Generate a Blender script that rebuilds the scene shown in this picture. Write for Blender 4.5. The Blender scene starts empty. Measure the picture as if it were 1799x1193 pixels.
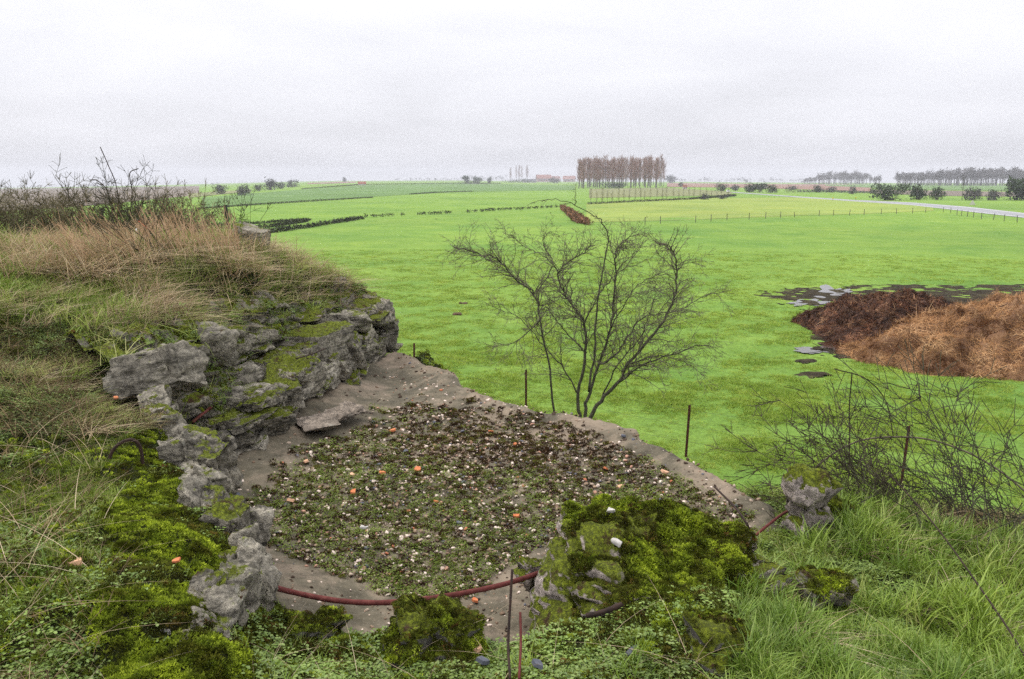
import bpy, bmesh, math, random
import numpy as np
from mathutils import Vector, Matrix, geometry

# ------------------------------------------------------------------ camera, world, sun, exposure
SC = bpy.context.scene
COL = SC.collection
PW, PH, F = 1799.0, 1193.0, 1399.2
CX, CY = PW / 2, PH / 2
CAMZ = 6.0
PITCH = math.atan((CY - 322) / F)
cam_d = bpy.data.cameras.new('camera')
cam = bpy.data.objects.new('camera', cam_d)
COL.objects.link(cam)
cam_d.sensor_width = 36; cam_d.lens = 28.0
cam_d.clip_start = 0.05; cam_d.clip_end = 20000
cam.location = (0, 0, CAMZ)
cam.rotation_euler = (math.pi / 2 - PITCH, 0, 0)
SC.camera = cam

SUN_EL, SUN_AZ = 52.0, 292.0          # azimuth clockwise from +Y (the view direction)
w = bpy.data.worlds.new('World'); SC.world = w; w.use_nodes = True
wn, wl = w.node_tree.nodes, w.node_tree.links
wn.clear()
w_out = wn.new('ShaderNodeOutputWorld'); w_bg = wn.new('ShaderNodeBackground')
w_sky = wn.new('ShaderNodeTexSky'); w_sky.sky_type = 'NISHITA'; w_sky.sun_disc = False
w_sky.sun_elevation = math.radians(SUN_EL); w_sky.sun_rotation = math.radians(SUN_AZ)
w_sky.air_density = 1.0; w_sky.dust_density = 3.0
w_tc = wn.new('ShaderNodeTexCoord'); w_sep = wn.new('ShaderNodeSeparateXYZ')
wl.new(w_tc.outputs['Generated'], w_sep.inputs[0])
# standard overcast sky: luminance rises evenly from the horizon to the zenith (1 + 2 sin)
w_up = wn.new('ShaderNodeMath'); w_up.operation = 'MAXIMUM'; w_up.inputs[1].default_value = 0
wl.new(w_sep.outputs[2], w_up.inputs[0])
w_cie = wn.new('ShaderNodeMath'); w_cie.operation = 'MULTIPLY_ADD'
w_cie.inputs[1].default_value = 2.0; w_cie.inputs[2].default_value = 1.0
wl.new(w_up.outputs[0], w_cie.inputs[0])
# cloud sheet seen in perspective: direction divided by its height
w_den = wn.new('ShaderNodeMath'); w_den.operation = 'ADD'; w_den.inputs[1].default_value = 0.16
wl.new(w_up.outputs[0], w_den.inputs[0])
w_dx = wn.new('ShaderNodeMath'); w_dx.operation = 'DIVIDE'
w_dy = wn.new('ShaderNodeMath'); w_dy.operation = 'DIVIDE'
wl.new(w_sep.outputs[0], w_dx.inputs[0]); wl.new(w_den.outputs[0], w_dx.inputs[1])
wl.new(w_sep.outputs[1], w_dy.inputs[0]); wl.new(w_den.outputs[0], w_dy.inputs[1])
w_cmb = wn.new('ShaderNodeCombineXYZ')
wl.new(w_dx.outputs[0], w_cmb.inputs[0]); wl.new(w_dy.outputs[0], w_cmb.inputs[1])
w_nz = wn.new('ShaderNodeTexNoise'); w_nz.inputs['Scale'].default_value = 0.8
w_nz.inputs['Detail'].default_value = 4.0; w_nz.inputs['Roughness'].default_value = 0.5
w_nz.inputs['Distortion'].default_value = 0.4
wl.new(w_cmb.outputs[0], w_nz.inputs['Vector'])
w_r = wn.new('ShaderNodeMapRange'); w_r.inputs[1].default_value = 0.30; w_r.inputs[2].default_value = 0.68
w_r.inputs[3].default_value = 0.89; w_r.inputs[4].default_value = 1.09
wl.new(w_nz.outputs[0], w_r.inputs[0])
w_l = wn.new('ShaderNodeMath'); w_l.operation = 'MULTIPLY'
wl.new(w_cie.outputs[0], w_l.inputs[0]); wl.new(w_r.outputs[0], w_l.inputs[1])
w_cc = wn.new('ShaderNodeVectorMath'); w_cc.operation = 'SCALE'
w_cc.inputs[0].default_value = (5.85, 5.85, 6.2)
wl.new(w_l.outputs[0], w_cc.inputs['Scale'])
w_mix = wn.new('ShaderNodeMix'); w_mix.data_type = 'RGBA'; w_mix.inputs[0].default_value = 0.94
wl.new(w_sky.outputs[0], w_mix.inputs[6]); wl.new(w_cc.outputs[0], w_mix.inputs[7])
wl.new(w_mix.outputs[2], w_bg.inputs[0]); w_bg.inputs[1].default_value = 0.105
wl.new(w_bg.outputs[0], w_out.inputs[0])

sun_d = bpy.data.lights.new('sun', 'SUN'); sun_d.energy = 1.5; sun_d.angle = math.radians(16)
sun_d.color = (1.0, 0.965, 0.9)
sun = bpy.data.objects.new('sun', sun_d); COL.objects.link(sun)
_a, _e = math.radians(SUN_AZ), math.radians(SUN_EL)
_d = Vector((math.sin(_a) * math.cos(_e), math.cos(_a) * math.cos(_e), math.sin(_e)))
sun.rotation_euler = (-_d).to_track_quat('-Z', 'Y').to_euler()
sun.location = (0, 0, 60)
SC.view_settings.view_transform = 'Standard'; SC.view_settings.look = 'None'
SC.view_settings.gamma = 1.0; SC.view_settings.use_curve_mapping = False
SC.view_settings.exposure = 0.34
SC.cycles.max_bounces = 6; SC.cycles.diffuse_bounces = 1; SC.cycles.transparent_max_bounces = 8
SC.cycles.volume_bounces = 0
SC.cycles.use_denoising = False

# ------------------------------------------------------------------ numeric helpers
RG = np.random.default_rng(7)
SP, CP = math.sin(PITCH), math.cos(PITCH)

def ray(px, py):
    """direction of a pixel of the photograph, scaled so that dir.y == 1"""
    u = (px - CX) / F; v = -(py - CY) / F
    d = np.array([u, CP + v * SP, -SP + v * CP])
    return d / d[1]

def PY(px, py, Y):
    d = ray(px, py); return np.array([d[0] * Y, Y, CAMZ + d[2] * Y])

def PZ(px, py, z):
    d = ray(px, py); t = (z - CAMZ) / d[2]; return np.array([d[0] * t, t, z])

def project(p):
    p = np.atleast_2d(p); y = p[:, 1]; z = p[:, 2] - CAMZ
    dep = y * CP - z * SP; up = y * SP + z * CP
    dep = np.where(dep < 0.05, 0.05, dep)
    return CX + F * p[:, 0] / dep, CY - F * up / dep

def h3(ix, iy, iz, seed=0):
    n = (ix.astype(np.int64) * 374761393 + iy.astype(np.int64) * 668265263 + iz.astype(np.int64) * 2147483647 + seed * 1013904223) & 0xFFFFFFFF
    n = ((n ^ (n >> 13)) * 1274126177) & 0xFFFFFFFF
    n = ((n ^ (n >> 16)) * 2246822519) & 0xFFFFFFFF
    return ((n ^ (n >> 15)) & 0xFFFFFF) / float(0xFFFFFF)

def vnoise(x, y, z, seed=0):
    x, y, z = np.broadcast_arrays(np.asarray(x, float), np.asarray(y, float), np.asarray(z, float))
    x0, y0, z0 = np.floor(x), np.floor(y), np.floor(z)
    fx, fy, fz = x - x0, y - y0, z - z0
    fx, fy, fz = [f * f * f * (f * (f * 6 - 15) + 10) for f in (fx, fy, fz)]
    r = 0
    for i in (0, 1):
        for j in (0, 1):
            for k in (0, 1):
                r = r + h3(x0 + i, y0 + j, z0 + k, seed) * (fx if i else 1 - fx) * (fy if j else 1 - fy) * (fz if k else 1 - fz)
    return r * 2 - 1

def fbm(x, y, z=0.0, oct=4, seed=0, gain=0.5):
    r, a, f = 0, 1.0, 1.0
    for o in range(oct):
        r = r + a * vnoise(np.asarray(x) * f + 13.7 * o, np.asarray(y) * f - 7.1 * o, np.asarray(z) * f + 3.3 * o, seed + o)
        a *= gain; f *= 2.03
    return r

def sstep(a, b, x):
    t = np.clip((np.asarray(x, float) - a) / (b - a), 0, 1); return t * t * (3 - 2 * t)

def inpoly(px, py, poly):
    c = np.zeros(np.shape(px), bool); n = len(poly)
    for i in range(n):
        x1, y1 = poly[i][0], poly[i][1]; x2, y2 = poly[(i + 1) % n][0], poly[(i + 1) % n][1]
        if y1 == y2: continue
        k = ((y1 > py) != (y2 > py)) & (px < (x2 - x1) * (py - y1) / (y2 - y1) + x1)
        c ^= k
    return c

def polydist(x, y, poly, closed=True):
    d = np.full(np.shape(x), 1e9); n = len(poly)
    for i in range(n if closed else n - 1):
        a = poly[i]; b = poly[(i + 1) % n]
        ex, ey = b[0] - a[0], b[1] - a[1]
        t = np.clip(((x - a[0]) * ex + (y - a[1]) * ey) / (ex * ex + ey * ey + 1e-12), 0, 1)
        d = np.minimum(d, np.hypot(x - a[0] - t * ex, y - a[1] - t * ey))
    return d

# ------------------------------------------------------------------ object helpers
def mesh_obj(name, verts, faces, mat=None, parent=None, smooth=False, loc=None):
    me = bpy.data.meshes.new(name)
    if isinstance(faces, np.ndarray):
        v = np.ascontiguousarray(verts, np.float32); k = faces.shape[1]; n = len(faces)
        me.vertices.add(len(v)); me.vertices.foreach_set('co', v.ravel())
        me.loops.add(n * k); me.loops.foreach_set('vertex_index', np.ascontiguousarray(faces, np.int32).ravel())
        me.polygons.add(n); me.polygons.foreach_set('loop_start', np.arange(0, n * k, k, dtype=np.int32))
        me.update(calc_edges=True); me.validate()
    else:
        me.from_pydata([tuple(map(float, v)) for v in verts], [], faces); me.update()
    if mat is not None: me.materials.append(mat)
    if smooth: me.polygons.foreach_set('use_smooth', np.ones(len(me.polygons), bool))
    o = bpy.data.objects.new(name, me); COL.objects.link(o)
    if parent is not None: o.parent = parent
    if loc is not None: o.location = loc
    return o

def tag(o, label=None, cat=None, group=None, kind=None):
    if label: o['label'] = label
    if cat: o['category'] = cat
    if group: o['group'] = group
    if kind: o['kind'] = kind
    return o

def empty(name, loc=(0, 0, 0), rz=0):
    o = bpy.data.objects.new(name, None); COL.objects.link(o)
    o.location = tuple(map(float, loc)); o.rotation_euler = (0, 0, rz); o.empty_display_size = 0.2
    return o

def copy_tree(o, parent=None):
    c = o.copy(); COL.objects.link(c); c.parent = parent
    for ch in list(o.children): copy_tree(ch, c)
    return c

class MB:
    def __init__(s): s.v = []; s.f = []
    def tube(s, pts, r, n=5, cap=True):
        pts = [Vector(p) for p in pts]; m = len(pts); b = len(s.v)
        rs = r if hasattr(r, '__len__') else [r] * m
        ref = None
        for i, p in enumerate(pts):
            d = (pts[min(i + 1, m - 1)] - pts[max(i - 1, 0)])
            if d.length < 1e-9: d = Vector((0, 0, 1))
            d.normalize()
            if ref is None:
                ref = Vector((1, 0, 0)) if abs(d.x) < 0.8 else Vector((0, 1, 0))
            ref = (ref - d * ref.dot(d))
            if ref.length < 1e-6: ref = d.orthogonal()
            ref.normalize(); bi = d.cross(ref)
            for k in range(n):
                a = 2 * math.pi * k / n
                s.v.append(p + (ref * math.cos(a) + bi * math.sin(a)) * rs[i])
        for i in range(m - 1):
            for k in range(n):
                s.f.append((b + i * n + k, b + i * n + (k + 1) % n, b + (i + 1) * n + (k + 1) % n, b + (i + 1) * n + k))
        if cap:
            s.f.append(tuple(b + k for k in range(n))[::-1]); s.f.append(tuple(b + (m - 1) * n + k for k in range(n)))
    def box(s, c, size, rz=0.0, taper=1.0):
        b = len(s.v); cr, sr = math.cos(rz), math.sin(rz)
        for dz in (-.5, .5):
            k = taper if dz > 0 else 1
            for dx, dy in ((-.5, -.5), (.5, -.5), (.5, .5), (-.5, .5)):
                x, y = dx * size[0] * k, dy * size[1] * k
                s.v.append(Vector((c[0] + x * cr - y * sr, c[1] + x * sr + y * cr, c[2] + dz * size[2])))
        s.f += [tuple(b + i for i in q) for q in ((3, 2, 1, 0), (4, 5, 6, 7), (0, 1, 5, 4), (1, 2, 6, 5), (2, 3, 7, 6), (3, 0, 4, 7))]
    def tri(s, a, b_, c):
        b = len(s.v); s.v += [Vector(a), Vector(b_), Vector(c)]; s.f.append((b, b + 1, b + 2))
    def poly(s, pts):
        b = len(s.v); s.v += [Vector(p) for p in pts]; s.f.append(tuple(range(b, b + len(pts))))
    def build(s, name, mat, parent=None, smooth=False):
        return mesh_obj(name, s.v, s.f, mat, parent, smooth)

# ------------------------------------------------------------------ materials
class NT:
    def __init__(s, name):
        s.m = bpy.data.materials.new(name); s.m.use_nodes = True
        s.n = s.m.node_tree.nodes; s.l = s.m.node_tree.links; s.n.clear()
        s.out = s.n.new('ShaderNodeOutputMaterial')
    def new(s, t, **kw):
        n = s.n.new(t)
        for k, v in kw.items(): setattr(n, k, v)
        return n
    def link(s, a, b): s.l.new(a, b)
    def pos(s, world=True):
        if world: return s.new('ShaderNodeNewGeometry').outputs['Position']
        return s.new('ShaderNodeTexCoord').outputs['Object']
    def noise(s, vec, scale, detail=6, rough=0.6, dist=0.0):
        n = s.new('ShaderNodeTexNoise'); n.inputs['Scale'].default_value = scale
        n.inputs['Detail'].default_value = detail; n.inputs['Roughness'].default_value = rough
        n.inputs['Distortion'].default_value = dist
        s.link(vec, n.inputs['Vector']); return n.outputs[0]
    def voro(s, vec, scale, out='Distance', feature='F1'):
        n = s.new('ShaderNodeTexVoronoi', feature=feature); n.inputs['Scale'].default_value = scale
        s.link(vec, n.inputs['Vector']); return n.outputs[out]
    def ramp(s, fac, stops, const=False):
        n = s.new('ShaderNodeValToRGB'); r = n.color_ramp
        if const: r.interpolation = 'CONSTANT'
        while len(r.elements) < len(stops): r.elements.new(0.5)
        for e, (p, c) in zip(r.elements, stops):
            e.position = p; e.color = (c[0], c[1], c[2], 1) if hasattr(c, '__len__') else (c, c, c, 1)
        s.link(fac, n.inputs[0]); return n.outputs[0]
    def mix(s, fac, a, b, mode='MIX'):
        n = s.new('ShaderNodeMix', data_type='RGBA', blend_type=mode)
        for i, v in ((0, fac), (6, a), (7, b)):
            if hasattr(v, 'is_output') or hasattr(v, 'links'): s.link(v, n.inputs[i])
            elif i == 0: n.inputs[0].default_value = v
            else: n.inputs[i].default_value = (v[0], v[1], v[2], 1)
        return n.outputs[2]
    def math(s, op, a, b=None, c=None):
        n = s.new('ShaderNodeMath', operation=op)
        for i, v in enumerate((a, b, c)):
            if v is None: continue
            if hasattr(v, 'links'): s.link(v, n.inputs[i])
            else: n.inputs[i].default_value = v
        return n.outputs[0]
    def range(s, v, a, b, c=0.0, d=1.0):
        n = s.new('ShaderNodeMapRange', interpolation_type='SMOOTHSTEP')
        for i, x in enumerate((v, a, b, c, d)):
            if hasattr(x, 'links'): s.link(x, n.inputs[i])
            else: n.inputs[i].default_value = x
        return n.outputs[0]
    def bump(s, h, strength=0.5, dist=0.02):
        n = s.new('ShaderNodeBump'); n.inputs['Strength'].default_value = strength; n.inputs['Distance'].default_value = dist
        s.link(h, n.inputs['Height']); return n.outputs[0]
    def surf(s, col, rough=0.9, normal=None, spec=0.25, metal=0.0):
        b = s.new('ShaderNodeBsdfPrincipled')
        for k, v in (('Base Color', col), ('Roughness', rough), ('Specular IOR Level', spec), ('Metallic', metal)):
            if hasattr(v, 'links'): s.link(v, b.inputs[k])
            elif k == 'Base Color': b.inputs[k].default_value = (v[0], v[1], v[2], 1)
            else: b.inputs[k].default_value = v
        if normal is not None: s.link(normal, b.inputs['Normal'])
        s.link(b.outputs[0], s.out.inputs[0]); return s.m
    def leaf(s, col, trans=0.3, gloss=0.0):
        d = s.new('ShaderNodeBsdfDiffuse'); t = s.new('ShaderNodeBsdfTranslucent'); x = s.new('ShaderNodeMixShader')
        s.link(col, d.inputs[0]); s.link(col, t.inputs[0]); x.inputs[0].default_value = trans
        s.link(d.outputs[0], x.inputs[1]); s.link(t.outputs[0], x.inputs[2])
        o = x.outputs[0]
        if gloss:
            g = s.new('ShaderNodeBsdfGlossy'); g.inputs['Roughness'].default_value = 0.45
            y = s.new('ShaderNodeMixShader'); y.inputs[0].default_value = gloss
            s.link(o, y.inputs[1]); s.link(g.outputs[0], y.inputs[2]); o = y.outputs[0]
        s.link(o, s.out.inputs[0]); return s.m

def mnoise(name, stops, scale, detail=6, rough=0.9, bump=0.0, bscale=None, world=True, bdist=0.02, spec=0.2, second=None):
    t = NT(name); p = t.pos(world)
    n = t.noise(p, scale, detail, 0.65); c = t.ramp(n, stops)
    if second:                                            # (scale, stops) multiplied on top
        c = t.mix(1.0, c, t.ramp(t.noise(p, second[0], 4, 0.6), second[1]), 'MULTIPLY')
    nb = t.bump(t.noise(p, bscale or scale * 3, 6, 0.7), bump, bdist) if bump else None
    return t.surf(c, rough, nb, spec)

def mleaf(name, stops, patch=None, trans=0.3, gloss=0.0):
    """colour by the random number of each clump, shifted by soft patches of the place"""
    t = NT(name); r = t.new('ShaderNodeObjectInfo').outputs['Random']
    c = t.ramp(r, stops)
    if patch: c = t.mix(1.0, c, t.ramp(t.noise(t.pos(), patch[0], 3, 0.5), patch[1]), 'MULTIPLY')
    return t.leaf(c, trans, gloss)

def mconcrete(name, base, dark, moss=0.0, mossc=((0.03, 0.05, 0.006), (0.13, 0.19, 0.012)), lichen=0.0, scale=1.0, world=True, crack=0.6, strata=0.0):
    t = NT(name); p = t.pos(world)
    big = t.noise(p, 3.2 * scale, 8, 0.7, 0.3); fine = t.noise(p, 38 * scale, 6, 0.75)
    c = t.ramp(big, ((0.28, dark), (0.45, tuple(0.6 * b + 0.4 * d for b, d in zip(base, dark))), (0.58, base), (0.78, tuple(min(1, 1.3 * b) for b in base))))
    c = t.mix(1.0, c, t.ramp(fine, ((0.28, 0.22), (0.45, 0.8), (0.55, 1.1), (0.72, 1.6))), 'MULTIPLY')
    c = t.mix(1.0, c, t.ramp(t.noise(p, 15 * scale, 6, 0.75), ((0.3, 0.35), (0.5, 1.0), (0.7, 1.35))), 'MULTIPLY')
    ag = t.voro(p, 95 * scale, 'Color'); agd = t.voro(p, 95 * scale)
    bw = t.new('ShaderNodeRGBToBW'); t.link(ag, bw.inputs[0])
    peb = t.math('MULTIPLY', t.range(bw.outputs[0], 0.52, 0.62), t.range(agd, 0.42, 0.3))
    c = t.mix(t.math('MULTIPLY', peb, 0.38), c, t.mix(t.range(bw.outputs[0], 0.6, 0.75), (0.42, 0.36, 0.27), (0.55, 0.52, 0.46)))
    st = t.range(t.noise(p, 7.5 * scale, 7, 0.75, 0.6), 0.52, 0.66)                # dark lichen blotches with a shape of their own
    c = t.mix(t.math('MULTIPLY', st, crack), c, tuple(0.2 * d for d in base))
    if strata:                                           # crevice shade painted in as near-black bands and cracks along the poured layers
        sc_ = t.new('ShaderNodeMapping'); sc_.inputs['Scale'].default_value = (1.6, 1.6, 13.0); sc_.inputs['Rotation'].default_value = (0.06, -0.1, 0); t.link(p, sc_.inputs['Vector'])
        sb = t.range(t.noise(sc_.outputs[0], 1.5, 5, 0.65, 0.5), 0.53, 0.60)
        ck = t.new('ShaderNodeTexVoronoi', feature='DISTANCE_TO_EDGE'); ck.inputs['Scale'].default_value = 5.5; wv_ = t.new('ShaderNodeVectorMath', operation='ADD'); nv_ = t.new('ShaderNodeTexNoise'); nv_.inputs['Scale'].default_value = 6.0; t.link(p, nv_.inputs['Vector'])
        ns_ = t.new('ShaderNodeVectorMath', operation='SCALE'); t.link(nv_.outputs['Color'], ns_.inputs[0]); ns_.inputs['Scale'].default_value = 0.18; t.link(p, wv_.inputs[0]); t.link(ns_.outputs[0], wv_.inputs[1]); t.link(wv_.outputs[0], ck.inputs['Vector'])
        cf = t.math('MAXIMUM', t.math('MULTIPLY', sb, 0.75), t.math('MULTIPLY', t.range(ck.outputs['Distance'], 0.035, 0.008), t.math('MULTIPLY', t.range(t.noise(p, 4.0, 3, 0.6), 0.48, 0.6), 0.8)))
        c = t.mix(t.math('MULTIPLY', cf, strata), c, (0.025, 0.023, 0.018))
    if lichen:
        li = t.range(t.noise(p, 11 * scale, 5, 0.7), 0.6, 0.68)
        c = t.mix(t.math('MULTIPLY', li, lichen), c, (0.46, 0.44, 0.36))
    if moss:
        nz = t.new('ShaderNodeSeparateXYZ'); t.link(t.new('ShaderNodeNewGeometry').outputs['Normal'], nz.inputs[0])
        mn = t.noise(p, 5.5 * scale, 7, 0.7)
        k = t.math('ADD', t.math('MULTIPLY', nz.outputs[2], 0.45), mn)
        f = t.range(k, 1.02 - 0.55 * moss, 1.12 - 0.55 * moss)
        mc = t.ramp(t.noise(p, 55 * scale, 7, 0.85), ((0.36, mossc[0]), (0.50, tuple((a + b) / 2 for a, b in zip(*mossc))), (0.62, tuple(1.35 * b for b in mossc[1]))))
        mc = t.mix(t.range(t.noise(p, 9 * scale, 4, 0.7), 0.55, 0.66), mc, (0.055, 0.03, 0.014))
        c = t.mix(f, c, mc)
    h = t.math('ADD', t.math('MULTIPLY', big, 0.6), t.math('ADD', t.math('MULTIPLY', fine, 0.5), t.math('MULTIPLY', peb, 0.15)))
    return t.surf(c, 0.92, t.bump(h, 1.0, 0.06), 0.2)

M = {}
# ------------------------------------------------------------------ the land: one sheet out to the horizon
_spx = np.array([-900, 0, 200, 350, 530, 600, 800, 1000, 1200, 1400, 1799, 2700.])
_spy = np.array([329, 329, 326.5, 323.5, 319, 318, 317, 319, 319.5, 321, 322, 322.])
_saz = np.arctan((_spx - CX) / F)
_sE = (322 - _spy) / F + CAMZ / 3600

def ground(x, y):
    x = np.asarray(x, float); y = np.asarray(y, float)
    r = np.hypot(x, y); az = np.arctan2(x, y)
    E = np.interp(az, _saz, _sE)
    k = sstep(math.radians(55), math.radians(100), np.abs(az)); E = E * (1 - k) + 0.002 * k
    z = E * r * sstep(90, 950, r)
    z = z + 0.10 * fbm(x / 7.0, y / 7.0, 0, 3, 5) * sstep(13, 22, r) * (1 - sstep(90, 200, r))
    return z

_TS = np.geomspace(4.0, 3500.0, 260)
def GPS(px, py):
    """where the rays of pixels meet the land, N x 3"""
    px = np.atleast_1d(np.asarray(px, float)); py = np.atleast_1d(np.asarray(py, float))
    u = (px - CX) / F; v = -(py - CY) / F; dy = CP + v * SP; dx = u / dy; dz = (-SP + v * CP) / dy
    below = CAMZ + dz[:, None] * _TS < ground(dx[:, None] * _TS, np.broadcast_to(_TS, (len(px), len(_TS))))
    k = np.where(below.any(1), below.argmax(1), len(_TS) - 1); k = np.maximum(k, 1)
    lo, hi = _TS[k - 1], _TS[k]
    for _ in range(14):
        m = (lo + hi) / 2; b = CAMZ + dz * m < ground(dx * m, m)
        hi = np.where(b, m, hi); lo = np.where(b, lo, m)
    return np.stack([dx * lo, lo, ground(dx * lo, lo)], -1)

def GP(px, py): return GPS([px], [py])[0]

def mgrass(name, stops, big, speck=14.0, bump=0.6):
    t = NT(name); p = t.pos()
    c = t.ramp(t.noise(p, 0.30, 6, 0.66, 0.4), stops)
    c = t.mix(1.0, c, t.ramp(t.noise(p, 0.075, 4, 0.6, 0.6), ((0.3, (0.78, 0.88, 0.9)), (0.5, (1.0, 1.0, 1.0)), (0.7, (1.14, 1.06, 1.05)))), 'MULTIPLY')
    c = t.mix(1.0, c, t.ramp(t.noise(p, 3.3, 6, 0.75), ((0.25, 0.62), (0.5, 0.98), (0.75, 1.25))), 'MULTIPLY')
    c = t.mix(1.0, c, t.ramp(t.noise(p, 0.018, 3, 0.5), big), 'MULTIPLY')
    n = t.noise(p, speck, 5, 0.8)
    c = t.mix(1.0, c, t.ramp(n, ((0.3, 0.6), (0.5, 1.0), (0.72, 1.3))), 'MULTIPLY')
    return t.surf(c, 0.95, t.bump(t.math('ADD', n, t.noise(p, 2.4, 5, 0.7)), bump, 0.12), 0.1)

G1, G2 = (0.132, 0.24, 0.040), (0.212, 0.325, 0.058)
M['meadow'] = mgrass('meadow', ((0.3, G1), (0.5, (0.172, 0.283, 0.049)), (0.7, G2)), ((0.35, (0.88, 0.9, 0.9)), (0.65, (1.12, 1.1, 1.0))))
M['meadow_cool'] = mgrass('meadow_cool', ((0.3, (0.105, 0.19, 0.055)), (0.7, (0.15, 0.245, 0.07))), ((0.35, 0.85), (0.65, 1.1)))
M['meadow_pale'] = mgrass('meadow_pale', ((0.3, (0.21, 0.285, 0.06)), (0.7, (0.28, 0.34, 0.075))), ((0.35, 0.9), (0.65, 1.1)))
M['plough_red'] = mnoise('plough_red', ((0.3, (0.19, 0.105, 0.075)), (0.7, (0.28, 0.17, 0.12))), 0.05, 5, second=(1.5, ((0.3, 0.8), (0.7, 1.15))))
M['plough_brown'] = mnoise('plough_brown', ((0.3, (0.12, 0.10, 0.075)), (0.7, (0.20, 0.155, 0.115))), 0.04, 5, second=(1.5, ((0.3, 0.8), (0.7, 1.15))))
M['stubble'] = mnoise('stubble', ((0.3, (0.15, 0.165, 0.06)), (0.7, (0.21, 0.215, 0.085))), 0.08, 5, second=(2.0, ((0.3, 0.8), (0.7, 1.15))))

NA = 900
rad = np.concatenate([[0.0], np.linspace(3, 30, 70), np.geomspace(31, 3600, 200)])
az = np.linspace(-math.pi, math.pi, NA, endpoint=False)
RR, AA = np.meshgrid(rad, az, indexing='ij')
X, Y = RR * np.sin(AA), RR * np.cos(AA)
V = np.stack([X, Y, ground(X, Y)], -1).reshape(-1, 3)
i, j = np.meshgrid(np.arange(len(rad) - 1), np.arange(NA), indexing='ij')
FQ = np.stack([i * NA + j, i * NA + (j + 1) % NA, (i + 1) * NA + (j + 1) % NA, (i + 1) * NA + j], -1).reshape(-1, 4)[:, ::-1]
tag(mesh_obj('meadow', V, FQ, M['meadow'], smooth=True), 'bright green grazing meadow stretching to the far hedges', kind='structure')

def drape(name, top, bot, mat, label, nx=60, ny=10, lift=0.05, kind='structure'):
    """a sheet on the land between two outlines, each a list of pixels from one side to the other"""
    tx, ty = zip(*top); bx, by = zip(*bot)
    u = np.linspace(0, 1, nx)
    x1 = tx[0] + (tx[-1] - tx[0]) * u; x2 = bx[0] + (bx[-1] - bx[0]) * u
    A = GPS(x1, np.interp(x1, tx, ty)); B = GPS(x2, np.interp(x2, bx, by))
    k = np.linspace(0, 1, ny)[None, :, None]
    q = (A[:, None] * (1 - k) + B[:, None] * k).reshape(-1, 3)
    vs = np.stack([q[:, 0], q[:, 1], ground(q[:, 0], q[:, 1]) + 0.25 * lift + np.hypot(q[:, 0], q[:, 1]) * 0.00012], -1)
    i, j = np.meshgrid(np.arange(nx - 1), np.arange(ny - 1), indexing='ij')
    fq = np.stack([i * ny + j, i * ny + j + 1, (i + 1) * ny + j + 1, (i + 1) * ny + j], -1).reshape(-1, 4)
    return tag(mesh_obj(name, vs, fq, mat, smooth=True), label, kind=kind)

drape('field', [(355, 347), (530, 333), (650, 325), (800, 322), (1010, 326)], [(355, 365), (530, 353), (650, 346), (800, 337), (1010, 334)], M['meadow_cool'], 'cool green field on the rise below the hamlet', 90, 30, 0.10)
drape('ploughed_field', [(0, 331.5), (150, 330), (250, 328.5), (350, 327)], [(0, 372), (150, 362), (250, 352), (350, 343)], M['plough_brown'], 'dull brown ploughed field beyond the brush on the mound', 60, 30, 0.10)
drape('ploughed_field', [(540, 321.6), (600, 319.5), (625, 319.2)], [(540, 323.5), (600, 322.0), (625, 321)], M['plough_red'], 'small reddish ploughed strip on the skyline', 30, 6, 0.3)
drape('stubble_field', [(330, 340.5), (365, 338), (440, 333)], [(330, 348), (365, 344), (440, 337)], M['stubble'], 'pale tan strip of field beyond the brush', 30, 8, 0.25)
drape('field', [(1030, 357), (1200, 348), (1400, 347), (1500, 353.5), (1640, 362)], [(1030, 391), (1200, 387), (1400, 379), (1500, 376.5), (1640, 370.5)], M['meadow_pale'], 'paler yellow green paddock between young trees and post fence', 70, 16, 0.06)
drape('stubble_field', [(1035, 332), (1170, 330), (1285, 337)], [(1035, 348), (1170, 345), (1285, 343)], M['stubble'], 'tan strip behind the row of young trees', 40, 8, 0.12)
drape('ploughed_field', [(1172, 321.5), (1320, 323.5), (1480, 324), (1530, 325)], [(1172, 328.5), (1320, 330), (1480, 335), (1530, 337)], M['plough_red'], 'reddish ploughed field in front of the distant wood', 60, 10, 0.16)
drape('field', [(1450, 324.6), (1600, 325), (1800, 326)], [(1450, 326.5), (1600, 333), (1800, 336)], M['meadow_cool'], 'narrow green field below the long wood', 40, 10, 0.3)
drape('ploughed_field', [(1530, 333.5), (1650, 335), (1800, 338)], [(1530, 340), (1650, 344), (1800, 346)], M['plough_brown'], 'brown field strip behind the roadside bushes', 40, 8, 0.24)

# road with its verge line
RT = [(1280, 336.9), (1340, 341), (1400, 345.2), (1500, 351.5), (1602, 356), (1700, 363.5), (1799, 374.5), (1900, 388)]
RB = [(1280, 338.0), (1340, 342.4), (1400, 347.0), (1500, 354.0), (1602, 360.7), (1700, 372), (1799, 383), (1900, 398)]
M['asphalt'] = mnoise('asphalt', ((0.3, (0.21, 0.21, 0.215)), (0.7, (0.30, 0.30, 0.305))), 0.3, 5, 0.6, second=(6, ((0.3, 0.85), (0.7, 1.1))))
rd = drape('road', RT, RB, M['asphalt'], 'pale grey country road curving away between the fields', 90, 6, 0.10)
M['paint'] = mnoise('paint', ((0.3, (0.6, 0.6, 0.58)), (0.7, (0.75, 0.75, 0.73))), 2.0)
def lerp2(a, b, k): return [(x, np.interp(x, *zip(*a)) * (1 - k) + np.interp(x, *zip(*b)) * k) for x in np.linspace(a[0][0], a[-1][0], 40)]
ln = drape('edge_line', lerp2(RT, RB, 0.10), lerp2(RT, RB, 0.14), M['paint'], None, 90, 2, 0.115); ln.parent = rd
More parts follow.
